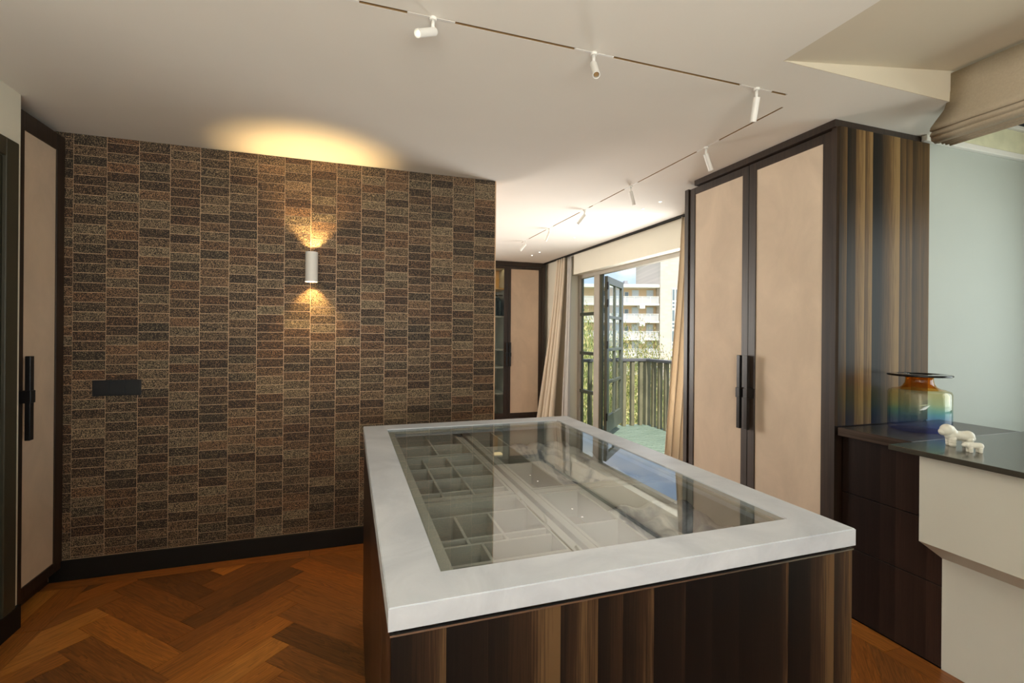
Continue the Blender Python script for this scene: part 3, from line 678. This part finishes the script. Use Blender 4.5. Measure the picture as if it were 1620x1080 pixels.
# ------------------------------------------------------------------ ceiling tracks, spotlights, downlights
def track(name, label, x0, x1, y0, y1, covers, axis):
    t = thing(name, ((x0 + x1) / 2, (y0 + y1) / 2, CZ), label, 'track', 'recessed lighting tracks in the ceiling')
    b = MB(); e = 0.0004; x0 += e; x1 -= e; y0 += e; y1 -= e; z1 = CZ + 0.035; w_ = 0.0012
    b.box(x0, x1, y0, y1, z1 - w_, z1)
    if axis == 'x': b.box(x0, x1, y0, y0 + w_, CZ + .0005, z1 - w_); b.box(x0, x1, y1 - w_, y1, CZ + .0005, z1 - w_)
    else: b.box(x0, x0 + w_, y0, y1, CZ + .0005, z1 - w_); b.box(x1 - w_, x1, y0, y1, CZ + .0005, z1 - w_)
    b.build('channel', 'brass', t)
    for a0, a1 in covers:
        bb = MB()
        if axis == 'x': bb.box(a0, a1, y0 + w_, y1 - w_, CZ - 0.0012, CZ + 0.01)
        else: bb.box(x0 + w_, x1 - w_, a0, a1, CZ - 0.0012, CZ + 0.01)
        bb.build('cover', 'white', t)
    return t
track('lighting_track', 'short recessed lighting track crossing the ceiling in front of the camera', *T1, [(-0.43, 0.02), (0.18, 0.348), (0.822, 0.994), (1.636, 1.814)], 'x')
track('lighting_track', 'long recessed lighting track running towards the far wardrobe', *T2, [(2.225, 2.405), (3.042, 3.216), (3.60, 3.72), (3.80, 3.973), (4.597, 4.77), (5.313, 5.48)], 'y')
def spot(loc, aim, label, face=False):
    t = thing('spotlight', (loc[0], loc[1], CZ), label, 'spotlight', 'white track spotlights')
    p = Vector(loc); a = Vector(aim).normalized()
    MB().cyl((p.x, p.y, CZ), (p.x, p.y, CZ - 0.010), 0.013, 20).build('adapter', 'white', t)
    j = Vector((p.x, p.y, CZ - 0.045)); MB().cyl((p.x, p.y, CZ - 0.010), j, 0.0065, 12).ball(j, 0.009, 2).build('stem', 'white', t, True)
    h0 = j - a * 0.008 + Vector((0, 0, -0.004)); h1 = h0 + a * 0.102; r = 0.0145
    b = MB(); b.cyl(h0, h1 - a * 0.014, r, 24)
    set_auto(b.build('head', 'white', t))
    # open rim and recessed lens
    q_ = a.to_track_quat('Z', 'Y').to_matrix().to_4x4(); b = MB(); b.lathe([(r, 0), (r, 0.014), (r - .003, 0.014), (r - .003, 0.001), (r, 0)], (0, 0, 0), 24)
    bmesh.ops.transform(b.bm, matrix=Matrix.Translation(h1 - a * 0.0139) @ q_, verts=b.bm.verts[:]); b.build('rim', 'white', t)
    MB().cyl(h1 - a * 0.0135, h1 - a * 0.006, r - .0034, 20, r - .006).build('lens', 'lamp_spot' if face else 'brass', t)
    return t
spot((0.269, 1.697, CZ), (-0.64, -0.56, -0.52), 'white ceiling spotlight with lit lens pointing left, nearest the camera', True)
spot((0.905, 1.697, CZ), (-0.20, -0.62, -0.76), 'white ceiling spotlight aimed at the camera, second along the short track')
spot((1.727, 1.697, CZ), (0.10, 0.30, -0.95), 'white ceiling spotlight hanging nearly straight down at the end of the short track')
spot((1.9905, 2.325, CZ), (0.42, 0.10, -0.75), 'white spotlight on the long track just left of the tall wardrobe top')
spot((1.9905, 3.13, CZ), (0.40, 0.20, -0.85), 'white spotlight on the long track above the balcony end, tilted right')
spot((1.9905, 3.882, CZ), (-0.55, 0.20, -0.75), 'white spotlight on the long track tilted left, third from the far end')
spot((1.9905, 4.697, CZ), (-0.30, 0.20, -0.85), 'white spotlight on the long track tilted left, second from the far end')
spot((1.9905, 5.425, CZ), (-0.60, 0.10, -0.75), 'white spotlight at the far end of the long track')
dlab = ['nearest', 'second nearest', 'third', 'fourth', 'second farthest', 'farthest']
for (y, lb) in zip((3.42, 3.668, 4.79, 5.043, 6.126, 6.416), dlab):
    t = thing('downlight', (2.46, y, CZ), 'tiny bright recessed downlight before the curtain rail, ' + lb + ' of the six', 'downlight', 'tiny ceiling downlights')
    b = MB(); b.lathe([(0.012, -0.0015), (0.018, -0.0015), (0.018, -0.0002), (0.012, -0.0002), (0.012, -0.0015)], (2.46, y, CZ), 24); b.build('ring', 'white', t)
    MB().cyl((2.46, y, CZ - 0.0010), (2.46, y, CZ - 0.0003), 0.0115, 20).build('lamp', 'lamp_white', t)
# ------------------------------------------------------------------ roman blind
rb = thing('roman_blind', (2.70, 0.6, 2.4), 'drawn-up taupe linen roman blind with dark-lined folds at upper right', 'blind')
def folded(prof, y0, y1, th=0.0035):
    b = MB(); n = len(prof); A = []
    NYS = 24
    for k in range(NYS + 1):
        y = y1 + (y0 - y1) * k / NYS
        A.append([b.bm.verts.new((x + 0.002 * math.sin(y * 9 + x * 30), y, z)) for x, z in prof])
    for k in range(NYS):
        for i in range(n - 1): b.bm.faces.new((A[k][i], A[k][i + 1], A[k + 1][i + 1], A[k + 1][i]))
    return b
YB = 1.488
def ell(x0, x1, zt, zb, n=10):  # a hanging loop, teardrop
    return [((x0 + x1) / 2 - (x1 - x0) / 2 * math.cos(PI * i / n), zt + (zb - zt) * math.sin(PI * i / n) ** 0.8) for i in range(n + 1)]
front = [(2.690, 2.665), (2.688, 2.58), (2.682, 2.50), (2.674, 2.45), (2.670, 2.432), (2.673, 2.422), (2.682, 2.420), (2.690, 2.43), (2.696, 2.46), (2.700, 2.50)]
f2 = [(2.692, 2.47), (2.690, 2.43), (2.686, 2.410), (2.690, 2.400), (2.699, 2.399), (2.712, 2.385), (2.718, 2.43), (2.720, 2.50)]
f3 = [(2.710, 2.45), (2.706, 2.41), (2.703, 2.392), (2.708, 2.380), (2.720, 2.378), (2.735, 2.37), (2.742, 2.43), (2.742, 2.50)]
def flare(b):
    for v in b.bm.verts:
        if v.co.z < 2.53: v.co.y += min(1, (2.53 - v.co.z) / 0.14) * 0.10 * max(0, min(1, (v.co.y - 0.9) / 0.55))
    return b
for nm, pr, dy in (('fabric_panel', front, 0), ('fold', f2, -0.004), ('fold', f3, -0.008)):
    o = flare(folded(pr, -0.9, YB + dy)).build(nm, 'linen', rb, True); o.modifiers.new('s', 'SOLIDIFY').thickness = 0.004
for k, xx in enumerate((2.752, 2.782, 2.812, 2.845)):
    o = flare(folded(ell(xx, xx + 0.026, 2.46, 2.378), -0.9, YB - 0.004)).build('back_fold', 'linen', rb, True); o.modifiers.new('s', 'SOLIDIFY').thickness = 0.003
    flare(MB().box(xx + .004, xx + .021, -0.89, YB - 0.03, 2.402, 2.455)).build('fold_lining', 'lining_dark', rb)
MB().box(2.70, 2.735, -0.9, YB - 0.005, 2.64, 2.668).build('headrail', 'linen', rb)

# ------------------------------------------------------------------ vase and ceramic sheep
vx, vy, vz = 2.705, 1.622, 0.9515
va_ = thing('glass_vase', (vx, vy, vz), 'wide glass vase, blue to amber, with black disc rim, on the brown counter', 'vase')
def prof_shell(pr, th):
    inner = [(max(0.0005, r - th), z + (th if i == 0 else 0)) for i, (r, z) in enumerate(pr)]
    return pr + inner[::-1]
body = [(0.0005, 0.0), (0.110, 0.0), (0.124, 0.006), (0.1265, 0.02), (0.1265, 0.185), (0.122, 0.196), (0.105, 0.203)]
b = MB(); b.lathe(body, (vx, vy, vz), 64); o = b.build('body', 'vase_body', va_, True)
b = MB(); b.lathe([(0.0005, 0.022), (0.108, 0.022), (0.1205, 0.03), (0.1205, 0.18), (0.112, 0.192)], (vx, vy, vz), 64); b.build('inner_wall', 'vase_body', va_, True)
b = MB(); b.lathe([(0.105, 0.203), (0.085, 0.207), (0.068, 0.216), (0.058, 0.232), (0.055, 0.25), (0.055, 0.268), (0.050, 0.268), (0.050, 0.25), (0.053, 0.232), (0.063, 0.214), (0.085, 0.203)], (vx, vy, vz), 48); b.build('neck', 'vase_neck', va_, True)
b = MB(); b.lathe([(0.050, 0.269), (0.118, 0.270), (0.127, 0.269), (0.131, 0.273), (0.127, 0.278), (0.118, 0.279), (0.050, 0.2785), (0.050, 0.269)], (vx, vy, vz), 64); b.build('rim', 'vase_rim', va_, True)

def sheep(name, label, loc, hd, L, spec):
    b = MB()
    for (x, y, z, r, sc_) in spec: b.ball((x, y, z), r, 3, sc_)
    me_o = b.build(name, 'ceramic', None, True)
    for v in me_o.data.vertices: v.co *= L
    m = me_o.modifiers.new('r', 'REMESH'); m.mode = 'VOXEL'; m.voxel_size = 0.0012; m.use_smooth_shade = True
    s_ = me_o.modifiers.new('s', 'SMOOTH'); s_.factor = 0.5; s_.iterations = 9
    me_o.location = loc; me_o.rotation_euler = (0, 0, hd)
    return tag(me_o, label, 'figurine')
one = (1, 1, 1)
def legs(xf, xb, yy, r, h):
    L_ = []
    for x in (xf, xb):
        for y in (-yy, yy):
            L_ += [(x, y, h * 0.28, r, (1, 1, 1)), (x, y, h * 0.7, r * 1.05, (1, 1, 1)), (x, y, h * 1.1, r * 1.1, one)]
    return L_
big = [(-0.30, 0, 0.50, 0.25, (1.05, 0.95, 1.05)), (-0.19, 0, 0.49, 0.24, one), (-0.08, 0, 0.48, 0.23, one), (0.03, 0, 0.475, 0.225, one), (0.14, 0, 0.47, 0.225, one), (0.25, 0, 0.47, 0.24, one), (0.36, 0, 0.47, 0.255, one), (0.48, 0, 0.38, 0.17, one),
       (-0.46, 0, 0.72, 0.27, (1, 1, 1.02)), (-0.36, 0, 0.74, 0.22, one), (-0.62, 0, 0.63, 0.17, one), (-0.30, 0, 0.62, 0.24, one)] + legs(-0.30, 0.36, 0.13, 0.135, 0.30)
small = [(-0.28, 0, 0.42, 0.22, one), (-0.18, 0, 0.43, 0.215, one), (-0.08, 0, 0.43, 0.21, one), (0.03, 0, 0.43, 0.21, one), (0.14, 0, 0.43, 0.21, one), (0.23, 0, 0.42, 0.215, one), (0.32, 0, 0.41, 0.22, one), (-0.46, 0, 0.48, 0.18, one), (-0.60, 0, 0.45, 0.12, one)] + legs(-0.26, 0.30, 0.12, 0.115, 0.24)
RT = math.atan2(-math.sin(YAW), math.cos(YAW))
sheep('ceramic_sheep', 'larger white ceramic sheep figurine on the smoked desk top by the vase', (2.470, 1.330, 0.9515), RT - 0.25, 0.092, big)
sheep('ceramic_lamb', 'small white ceramic lamb figurine in front of the larger sheep', (2.397, 1.238, 0.9515), RT - 0.15, 0.062, small)

# ------------------------------------------------------------------ far wardrobe (faces -Y)
wf = thing('wardrobe', (2.1, 7.4, 0), 'far dark wood wardrobe with a cream suede door and a glazed door', 'wardrobe')
b = MB(); b.box(2.885, 2.946, 7.113, 7.715, 0.0, 2.44); b.box(2.335, 2.36, 7.113, 7.715, 0, 2.44); b.box(2.36, 2.885, 7.113, 7.715, 0.0, 0.10); b.box(2.36, 2.885, 7.69, 7.715, 0.1, 2.44)
b.box(0.4, 2.335, 7.69, 7.715, 0.0, 2.44); b.box(0.4, 0.44, 7.113, 7.69, 0, 2.44); b.box(0.44, 2.335, 7.113, 7.69, 0, 0.10); b.box(0.44, 2.885, 7.113, 7.715, 2.441, 2.46)
b.build('carcass', 'shelf_int', wf)
MB().box(0.4, 2.955, 7.082, 7.715, 2.4605, 2.529, 0.002).build('cornice', 'wood', wf)
MB().box(2.890, 2.947, 7.087, 7.1125, 0.0, 2.459).build('side_post', 'wood', wf)
MB().box(0.42, 2.889, 7.094, 7.112, 0.0, 0.106).build('plinth', 'wood', wf)
dr = door_leaf(wf, 7.09, 2.332, 2.888, 0.11, 2.455, 'y', -1, 2.374, 2.838, 0.165, 2.415)
dg = door_leaf(wf, 7.09, 1.72, 2.329, 0.11, 2.455, 'y', -1, 1.775, 2.262, 0.165, 2.415, 'glass')
dg2 = door_leaf(wf, 7.09, 1.11, 1.717, 0.11, 2.455, 'y', -1, 1.165, 1.662, 0.165, 2.415, 'glass')
bar_handle(dr, 2.35, 7.09, 0.90, 1.27, 1.08, 'y', -1, 0.03, 0.03)
bar_handle(dg, 2.300, 7.09, 0.90, 1.27, 1.08, 'y', -1, 0.03, 0.03)
for z in (1.66, 1.14, 0.86, 0.45): MB().box(0.46, 2.333, 7.16, 7.688, z, z + 0.02).build('shelf', 'divider', wf)
MB().box(0.46, 2.333, 7.20, 7.688, 2.10, 2.12).build('shelf', 'orange_int', wf)
MB().box(0.46, 2.333, 7.60, 7.688, 2.121, 2.438).build('back_panel', 'orange_int', wf)
MB().cyl((0.46, 7.4, 2.02), (2.333, 7.4, 2.02), 0.012, 12).build('hanging_rail', 'edge_metal', wf)
lamp('wardrobe_light', 'AREA', (1.8, 7.35, 2.43), (0, 0, 0), 1.2, (1.0, 0.72, 0.35), shape='RECTANGLE', size=1.2, size_y=0.2)
for k, xx in enumerate((2.10, 2.17, 2.24)):
    b = MB(); NZ_ = 14
    ring = []
    for i in range(NZ_ + 1):
        z = 1.98 - 0.30 * i / NZ_; hw = 0.018; dp = 0.05 + 0.14 * min(1, i / 3.0)
        ring.append([b.bm.verts.new((xx + sgn_ * hw * (1 + .3 * math.sin(i + k)), 7.42 + d_ * dp, z)) for sgn_, d_ in ((-1, -1), (1, -1), (1, 1), (-1, 1))])
    for i in range(NZ_):
        for q_ in range(4): b.bm.faces.new((ring[i][q_], ring[i][(q_ + 1) % 4], ring[i + 1][(q_ + 1) % 4], ring[i + 1][q_]))
    b.bm.faces.new(ring[0]); b.bm.faces.new(ring[-1])
    tag(b.build('hanging_garment', 'clothes', None, True), ('dark garment nearest the left edge of the far glazed wardrobe', 'middle dark garment in the far glazed wardrobe', 'dark garment nearest the door stile in the far glazed wardrobe')[k], 'clothing', 'garments in the far wardrobe')

# ------------------------------------------------------------------ curtains and rail
cr_ = thing('curtain_rail', (2.93, 4.9, CZ), 'dark curtain rail along the ceiling above the balcony opening', 'curtain rail')
b = MB(); b.box(2.915, 2.925, 2.99, 7.08, CZ - 0.016, CZ - 0.0005); b.box(2.945, 2.955, 2.99, 7.08, CZ - 0.016, CZ - 0.0005); b.box(2.915, 2.955, 2.99, 7.08, CZ - 0.004, CZ - 0.0006); b.build('rail', 'skirt', cr_)
def curtain(label, yt0, yt1, yb0, yb1, xt, xb, mat, nf, amp_t, amp_b, phase=0, pale=None):
    b = MB(); NU, NV = nf * 12, 30; G = []
    for v in range(NV + 1):
        t_ = v / NV; z = CZ - 0.022 - t_ * (CZ - 0.022 - 0.012); e = t_ ** 1.25; row = []
        y0 = yt0 + (yb0 - yt0) * e; y1 = yt1 + (yb1 - yt1) * e; xc = xt + (xb - xt) * e; amp = amp_t + (amp_b - amp_t) * e
        for u in range(NU + 1):
            s_ = u / NU; ph = 2 * PI * nf * s_ + phase
            row.append(b.bm.verts.new((xc + amp * math.sin(ph) + 0.012 * t_ * math.sin(3.1 * s_ * PI + 4 * t_), y0 + (y1 - y0) * s_ + 0.3 * amp * math.sin(2 * ph), z)))
        G.append(row)
    for v in range(NV):
        for u in range(NU): b.bm.faces.new((G[v][u], G[v][u + 1], G[v + 1][u + 1], G[v + 1][u]))
    o = b.build('curtain', mat, None, True); o.modifiers.new('s', 'SOLIDIFY').thickness = 0.003
    return tag(o, label, 'curtain')
c1 = curtain('cream curtain gathered left of the balcony opening, flaring at the bottom', 6.62, 6.31, 7.00, 6.42, 2.935, 2.80, 'curtain', 4, 0.020, 0.060)
c2 = curtain('pale inner curtain beside the balcony reveal, behind the cream one', 6.29, 6.17, 6.40, 6.21, 2.965, 2.955, 'curtain_pale', 4, 0.010, 0.024, 1)
c3 = curtain('cream curtain gathered right of the balcony opening beside the tall wardrobe', 3.30, 3.74, 3.2, 3.98, 2.935, 2.93, 'curtain', 7, 0.022, 0.045, 0.5)

# ------------------------------------------------------------------ balcony door frame, side light, leaf
wd = struct(thing('window_1', (3.155, 4.9, 0), None, None), 'green and beige balcony door frame with paned side light', 'window')
FX0, FX1 = 3.125, 3.19
b = MB(); b.box(FX0, FX1, 3.46, 6.285, 2.20, 2.2495, 0.003); b.box(FX0, FX1, 6.215, 6.285, 0.05, 2.20, 0.003); b.box(FX0, FX1, 3.46, 3.53, 0.05, 2.20, 0.003); b.box(FX0, FX1, 3.46, 6.285, 0.0, 0.05)
b.build('frame', 'frame_beige', wd)
MB().box(FX0, FX1, 5.655, 5.80, 0.05, 2.20, 0.004).build('post', 'frame_beige', wd)
o = MB().box(FX0 + .01, FX1 - .02, 5.595, 5.652, 0.05, 2.20, 0.004).build('post', 'greenpost', wd); tag(o, 'dark green hinge post')
for z in (1.69, 1.14, 0.60): MB().box(FX0 + .005, FX1 - .01, 5.80, 6.215, z - 0.022, z + 0.022, 0.003).build('glazing_bar', 'greenpost', wd)
b = MB(); b.box(3.15, 3.175, 5.80, 5.825, 0.05, 2.2); b.box(3.15, 3.175, 6.19, 6.215, 0.05, 2.2); b.build('side_light_stile', 'green', wd)
for za, zb in ((0.06, 0.575), (0.625, 1.115), (1.165, 1.665), (1.715, 2.195)):
    MB().box(3.158, 3.163, 5.826, 6.189, za, zb).build('pane', 'glass', wd)
# open door leaf, local x along its width
ang = math.atan2(6.27 - 5.60, 3.87 - 3.215)
lf = thing('balcony_door', (3.215, 5.585, 0.10), 'open green glazed balcony door leaf with eight panes', 'door', None, ang)
LW, LH, LT = 0.93, 2.08, 0.045
b = MB(); b.box(0, 0.10, 0, LT, 0, LH, 0.003); b.box(LW - 0.10, LW, 0, LT, 0, LH, 0.003); b.box(0.10, LW - 0.10, 0, LT, 0, 0.22, 0.003); b.box(0.10, LW - 0.10, 0, LT, LH - 0.10, LH, 0.003)
b.build('leaf_frame', 'green', lf, local=True)
MB().box(0.5 * LW - 0.022, 0.5 * LW + 0.022, 0.004, LT - 0.004, 0.22, LH - 0.10, 0.003).build('glazing_bar', 'green', lf, local=True)
for z in (0.667, 1.10, 1.54): MB().box(0.10, LW - 0.10, 0.003, LT - 0.003, z - 0.02, z + 0.02, 0.003).build('glazing_bar', 'green', lf, local=True)
for a0, a1 in ((0.101, 0.5 * LW - .023), (0.5 * LW + .023, LW - 0.101)):
    for z0, z1 in ((0.221, 0.646), (0.688, 1.079), (1.121, 1.519), (1.561, LH - .101)):
        MB().box(a0, a1, LT / 2 - .003, LT / 2 + .003, z0, z1).build('pane', 'glass', lf, local=True)
for z in (0.22, 1.17, 1.72, 1.95):
    b = MB(); b.cyl((-0.012, -0.002, z - 0.05), (-0.012, -0.002, z + 0.05), 0.012, 12); b.build('hinge', 'bronze', lf, local=True)
b = MB(); b.box(LW - 0.07, LW - 0.03, LT, LT + 0.006, 0.85, 1.05); b.cyl((LW - .05, LT, 0.95), (LW - .05, LT + 0.05, 0.95), 0.008); b.cyl((LW - .05, LT + .05, 0.95), (LW - .16, LT + .05, 0.95), 0.008); b.build('door_handle', 'bronze', lf, local=True)

# ------------------------------------------------------------------ balcony
bal = thing('balcony', (3.85, 5.0, -0.02), 'balcony with diagonal green deck boards and dark wooden railing', 'balcony')
MB().box(3.20, 4.56, 2.6, 6.62, -0.20, -0.045).build('deck_base', 'greenpost', bal)
dv = Vector((-0.68, 0.733)).normalized(); nv = Vector((dv.y, -dv.x)); BWD = 0.115
nb = 0
for k in range(-40, 60):
    c = Vector((3.2, 2.6)) + nv * (k * BWD)
    p = [c - dv * 6, c + dv * 9, c + dv * 9 + nv * (BWD - 0.018), c - dv * 6 + nv * (BWD - 0.018)]
    pl = clip([tuple(v) for v in p], 3.205, 4.55, 2.62, 6.60)
    if len(pl) > 2 and area(pl) > 0.004:
        b = MB(); b.prism(pl, -0.044, -0.018); b.build('deck_board', M['deck'], bal, origin=None); nb += 1
b = MB(); b.box(3.20, 4.51, 6.47, 6.56, 0.985, 1.03, 0.006); b.box(4.42, 4.51, 2.6, 6.47, 0.985, 1.03, 0.006); b.build('handrail', 'rail', bal)
x = 3.28
while x < 4.36: MB().box(x, x + 0.055, 6.485, 6.545, -0.018, 0.985, 0.003).build('baluster', 'baluster', bal); x += 0.148
MB().box(4.42, 4.51, 6.47, 6.56, -0.018, 0.985, 0.003).build('post', 'baluster', bal)
y = 6.30
while y > 2.7: MB().box(4.43, 4.495, y, y + 0.055, -0.018, 0.985, 0.003).build('baluster', 'baluster', bal); y -= 0.155

# ------------------------------------------------------------------ outside: ground, trees, apartment building
GZ = -8.0
gnd = MB().box(-200, 300, -40, 400, GZ - 0.5, GZ).build('ground', 'soil'); struct(gnd, 'green garden ground far below the balcony', 'ground')
fw = Vector((math.sin(YAW), math.cos(YAW), 0)); rt = Vector((math.cos(YAW), -math.sin(YAW), 0))
def leafmesh(rx, ry, rz, n, ls, seed):
    rnd = random.Random(seed); vs = []; fs = []
    for i in range(n):
        th = rnd.uniform(0, 2 * PI); cz_ = rnd.uniform(-1, 1); rr = (0.55 + 0.45 * rnd.random()) * (1 + 0.16 * math.sin(5 * th + 3 * cz_) + 0.1 * math.sin(11 * th))
        s_ = math.sqrt(1 - cz_ * cz_); c = Vector((rx * rr * s_ * math.cos(th), ry * rr * s_ * math.sin(th), rz * rr * cz_))
        a = Vector((rnd.gauss(0, 1), rnd.gauss(0, 1), rnd.gauss(0, 1))).normalized(); bb = a.orthogonal().normalized(); l_ = ls * rnd.uniform(0.6, 1.3)
        k = len(vs); vs += [c - a * l_, c + bb * l_ * 0.45, c + a * l_, c - bb * l_ * 0.45]; fs.append((k, k + 1, k + 2, k + 3))
    me = bpy.data.meshes.new('foliage'); me.from_pydata([tuple(v) for v in vs], [], fs); me.materials.append(M['leaf']); return me
LM = [leafmesh(1.7, 1.7, 2.4, 42000, 0.038, 1), leafmesh(1.5, 1.8, 2.0, 40000, 0.038, 2)]
def tree(px, d, top, label, k, sc=1.0):
    u = (px - 810) / 758.0; p = fw * d + rt * (u * d)
    t = thing('tree', (p.x, p.y, GZ), label, 'tree', 'garden trees beyond the balcony')
    h = top - GZ; b = MB(); b.cyl((0, 0, 0), (0, 0, h - 2.0), 0.14, 10, 0.07); b.build('trunk', 'bark', t, local=True)
    n = max(2, int((h - 0.5) / 2.3))
    f = bpy.data.objects.new('foliage', LM[k]); C.objects.link(f); f.parent = t; f.scale = (sc, sc, (h * 0.5) / 2.4 * 0.98); f.location = (0, 0, h * 0.5); f.rotation_euler = (0, 0, px); tag(f, kind='stuff')
tr = [(910, 12.5, 1.6), (1030, 12.5, 0.95), (972, 15.5, 1.5), (1088, 15.5, 1.6), (1022, 18.6, 1.35), (922, 18.8, 3.0)]
tl = ['tree nearest the side light, bright yellow green', 'leafy tree right behind the corner of the balcony railing', 'tree seen through the panes of the open door',
      'tree partly behind the right curtain, before the stone tower', 'farther tree before the yellow flats', 'tallest tree, behind the side light']
for i, (px, d, top) in enumerate(tr): tree(px, d, top, tl[i], i % 2, 0.55 if d < 15 else 0.66)

# apartment building, local: x along the image right, z up, y away
D = 84.0; PXM = D / 758.0
def bx_(px): return (px - 810) * PXM
def bz_(px, py): return HC + ((522 + 0.016 * (px - 554)) - py) * PXM
org = fw * D
ap = thing('apartment_building', (org.x, org.y, 0), 'distant yellow rendered apartment building with white balconies', 'building', None, -YAW)
def lb(name, mat, x0, x1, y0, y1, z0, z1, par=None):
    b = MB(); b.box(x0, x1, y0, y1, z0, z1); return b.build(name, mat, par or ap, local=True)
zt = bz_(1010, 455); XL, XR = bx_(900), bx_(1037.5)
lb('wall', 'b_yellow', XL, XR, 0, 14, GZ, zt - 0.3); lb('roof', 'b_white', XL - 0.5, XR, -2.0, 14.5, zt - 0.3, zt + 0.25)
lb('chimney', 'b_roof', bx_(993), bx_(1001), 3, 5, zt + 0.25, zt + 0.9); lb('chimney_cap', 'b_roof', bx_(994.5), bx_(999.5), 3.3, 4.7, zt + 0.9, zt + 1.4)
fh = 27 * PXM
for f in range(5):
    zs = bz_(1010, 484.5) - f * fh
    lb('balcony_slab', 'b_white', XL, XR, -1.9, 0, zs - 0.10, zs + 0.25)
    lb('slab_bracket', 'b_white', bx_(1007), bx_(1015), -2.1, 0, zs - 0.65, zs - 0.101)
    lb('balustrade', 'railglass', XL, XR - 0.1, -1.86, -1.82, zs + 0.27, zs + 1.35)
    rl_ = lb('handrail', 'b_white', XL, XR - 0.05, -1.9, -1.79, zs + 1.35, zs + 1.45)
    for px in (985, 998.5, 1010.5, 1023.5, 1036):
        lb('rail_post', 'b_white', bx_(px) - 0.05, bx_(px) + 0.05, -1.9, -1.8, zs + 0.25, zs + 1.35)
    for px0, px1, mt, h0, h1 in ((988, 993, 'b_glass', 0.25, 2.0), (1000, 1009, 'b_shutter', 0.9, 2.35), (1023, 1032, 'b_shutter', 0.9, 2.35), (970, 979, 'b_shutter', 0.9, 2.35), (950, 958, 'b_glass', 0.25, 2.2)):
        fr_ = lb('window', 'b_white', bx_(px0) - .12, bx_(px1) + .12, -0.10, 0, zs + h0 - .1 + .25, zs + h1 + .1 + .25)
        lb('pane', mt, bx_(px0), bx_(px1), -0.16, -0.101, zs + h0 + .25, zs + h1 + .25, fr_)
        if mt == 'b_shutter': lb('pane', 'b_glass', bx_(px0), bx_(px1), -0.18, -0.161, zs + h0 + .25, zs + h0 + 0.5, fr_)
tw = thing('stone_tower', (org.x, org.y, 0), 'distant pale stone tower with tall gridded windows beside the yellow flats', 'building', None, -YAW)
TX0, TX1 = bx_(1037.8), bx_(1110)
lb('wall', 'b_stone', TX0, TX1, -2.2, 14, GZ, bz_(1050, 395), tw)
for k in range(5):
    y0, y1 = 461 + 32 * k, 490 + 32 * k; z1, z0 = bz_(1060, y0), bz_(1060, y1)
    w0, w1 = bx_(1055.3), bx_(1071.5)
    f_ = lb('window', 'b_white', w0, w1, -2.32, -2.201, z0 - 0.25, z1 + 0.05, tw)
    nx = 3; cw = (w1 - w0) / nx
    rows = [(0.0, 0.13), (0.20, 0.33), (0.40, 1.0)]
    for i in range(nx):
        for a, c in rows:
            lb('pane', 'b_glass', w0 + i * cw + 0.12, w0 + (i + 1) * cw - 0.12, -2.36, -2.321, z0 + a * (z1 - z0) + .05, z0 + c * (z1 - z0) - .05, f_)
print('planks', count, 'tiles', len(tiles), 'boards', nb)
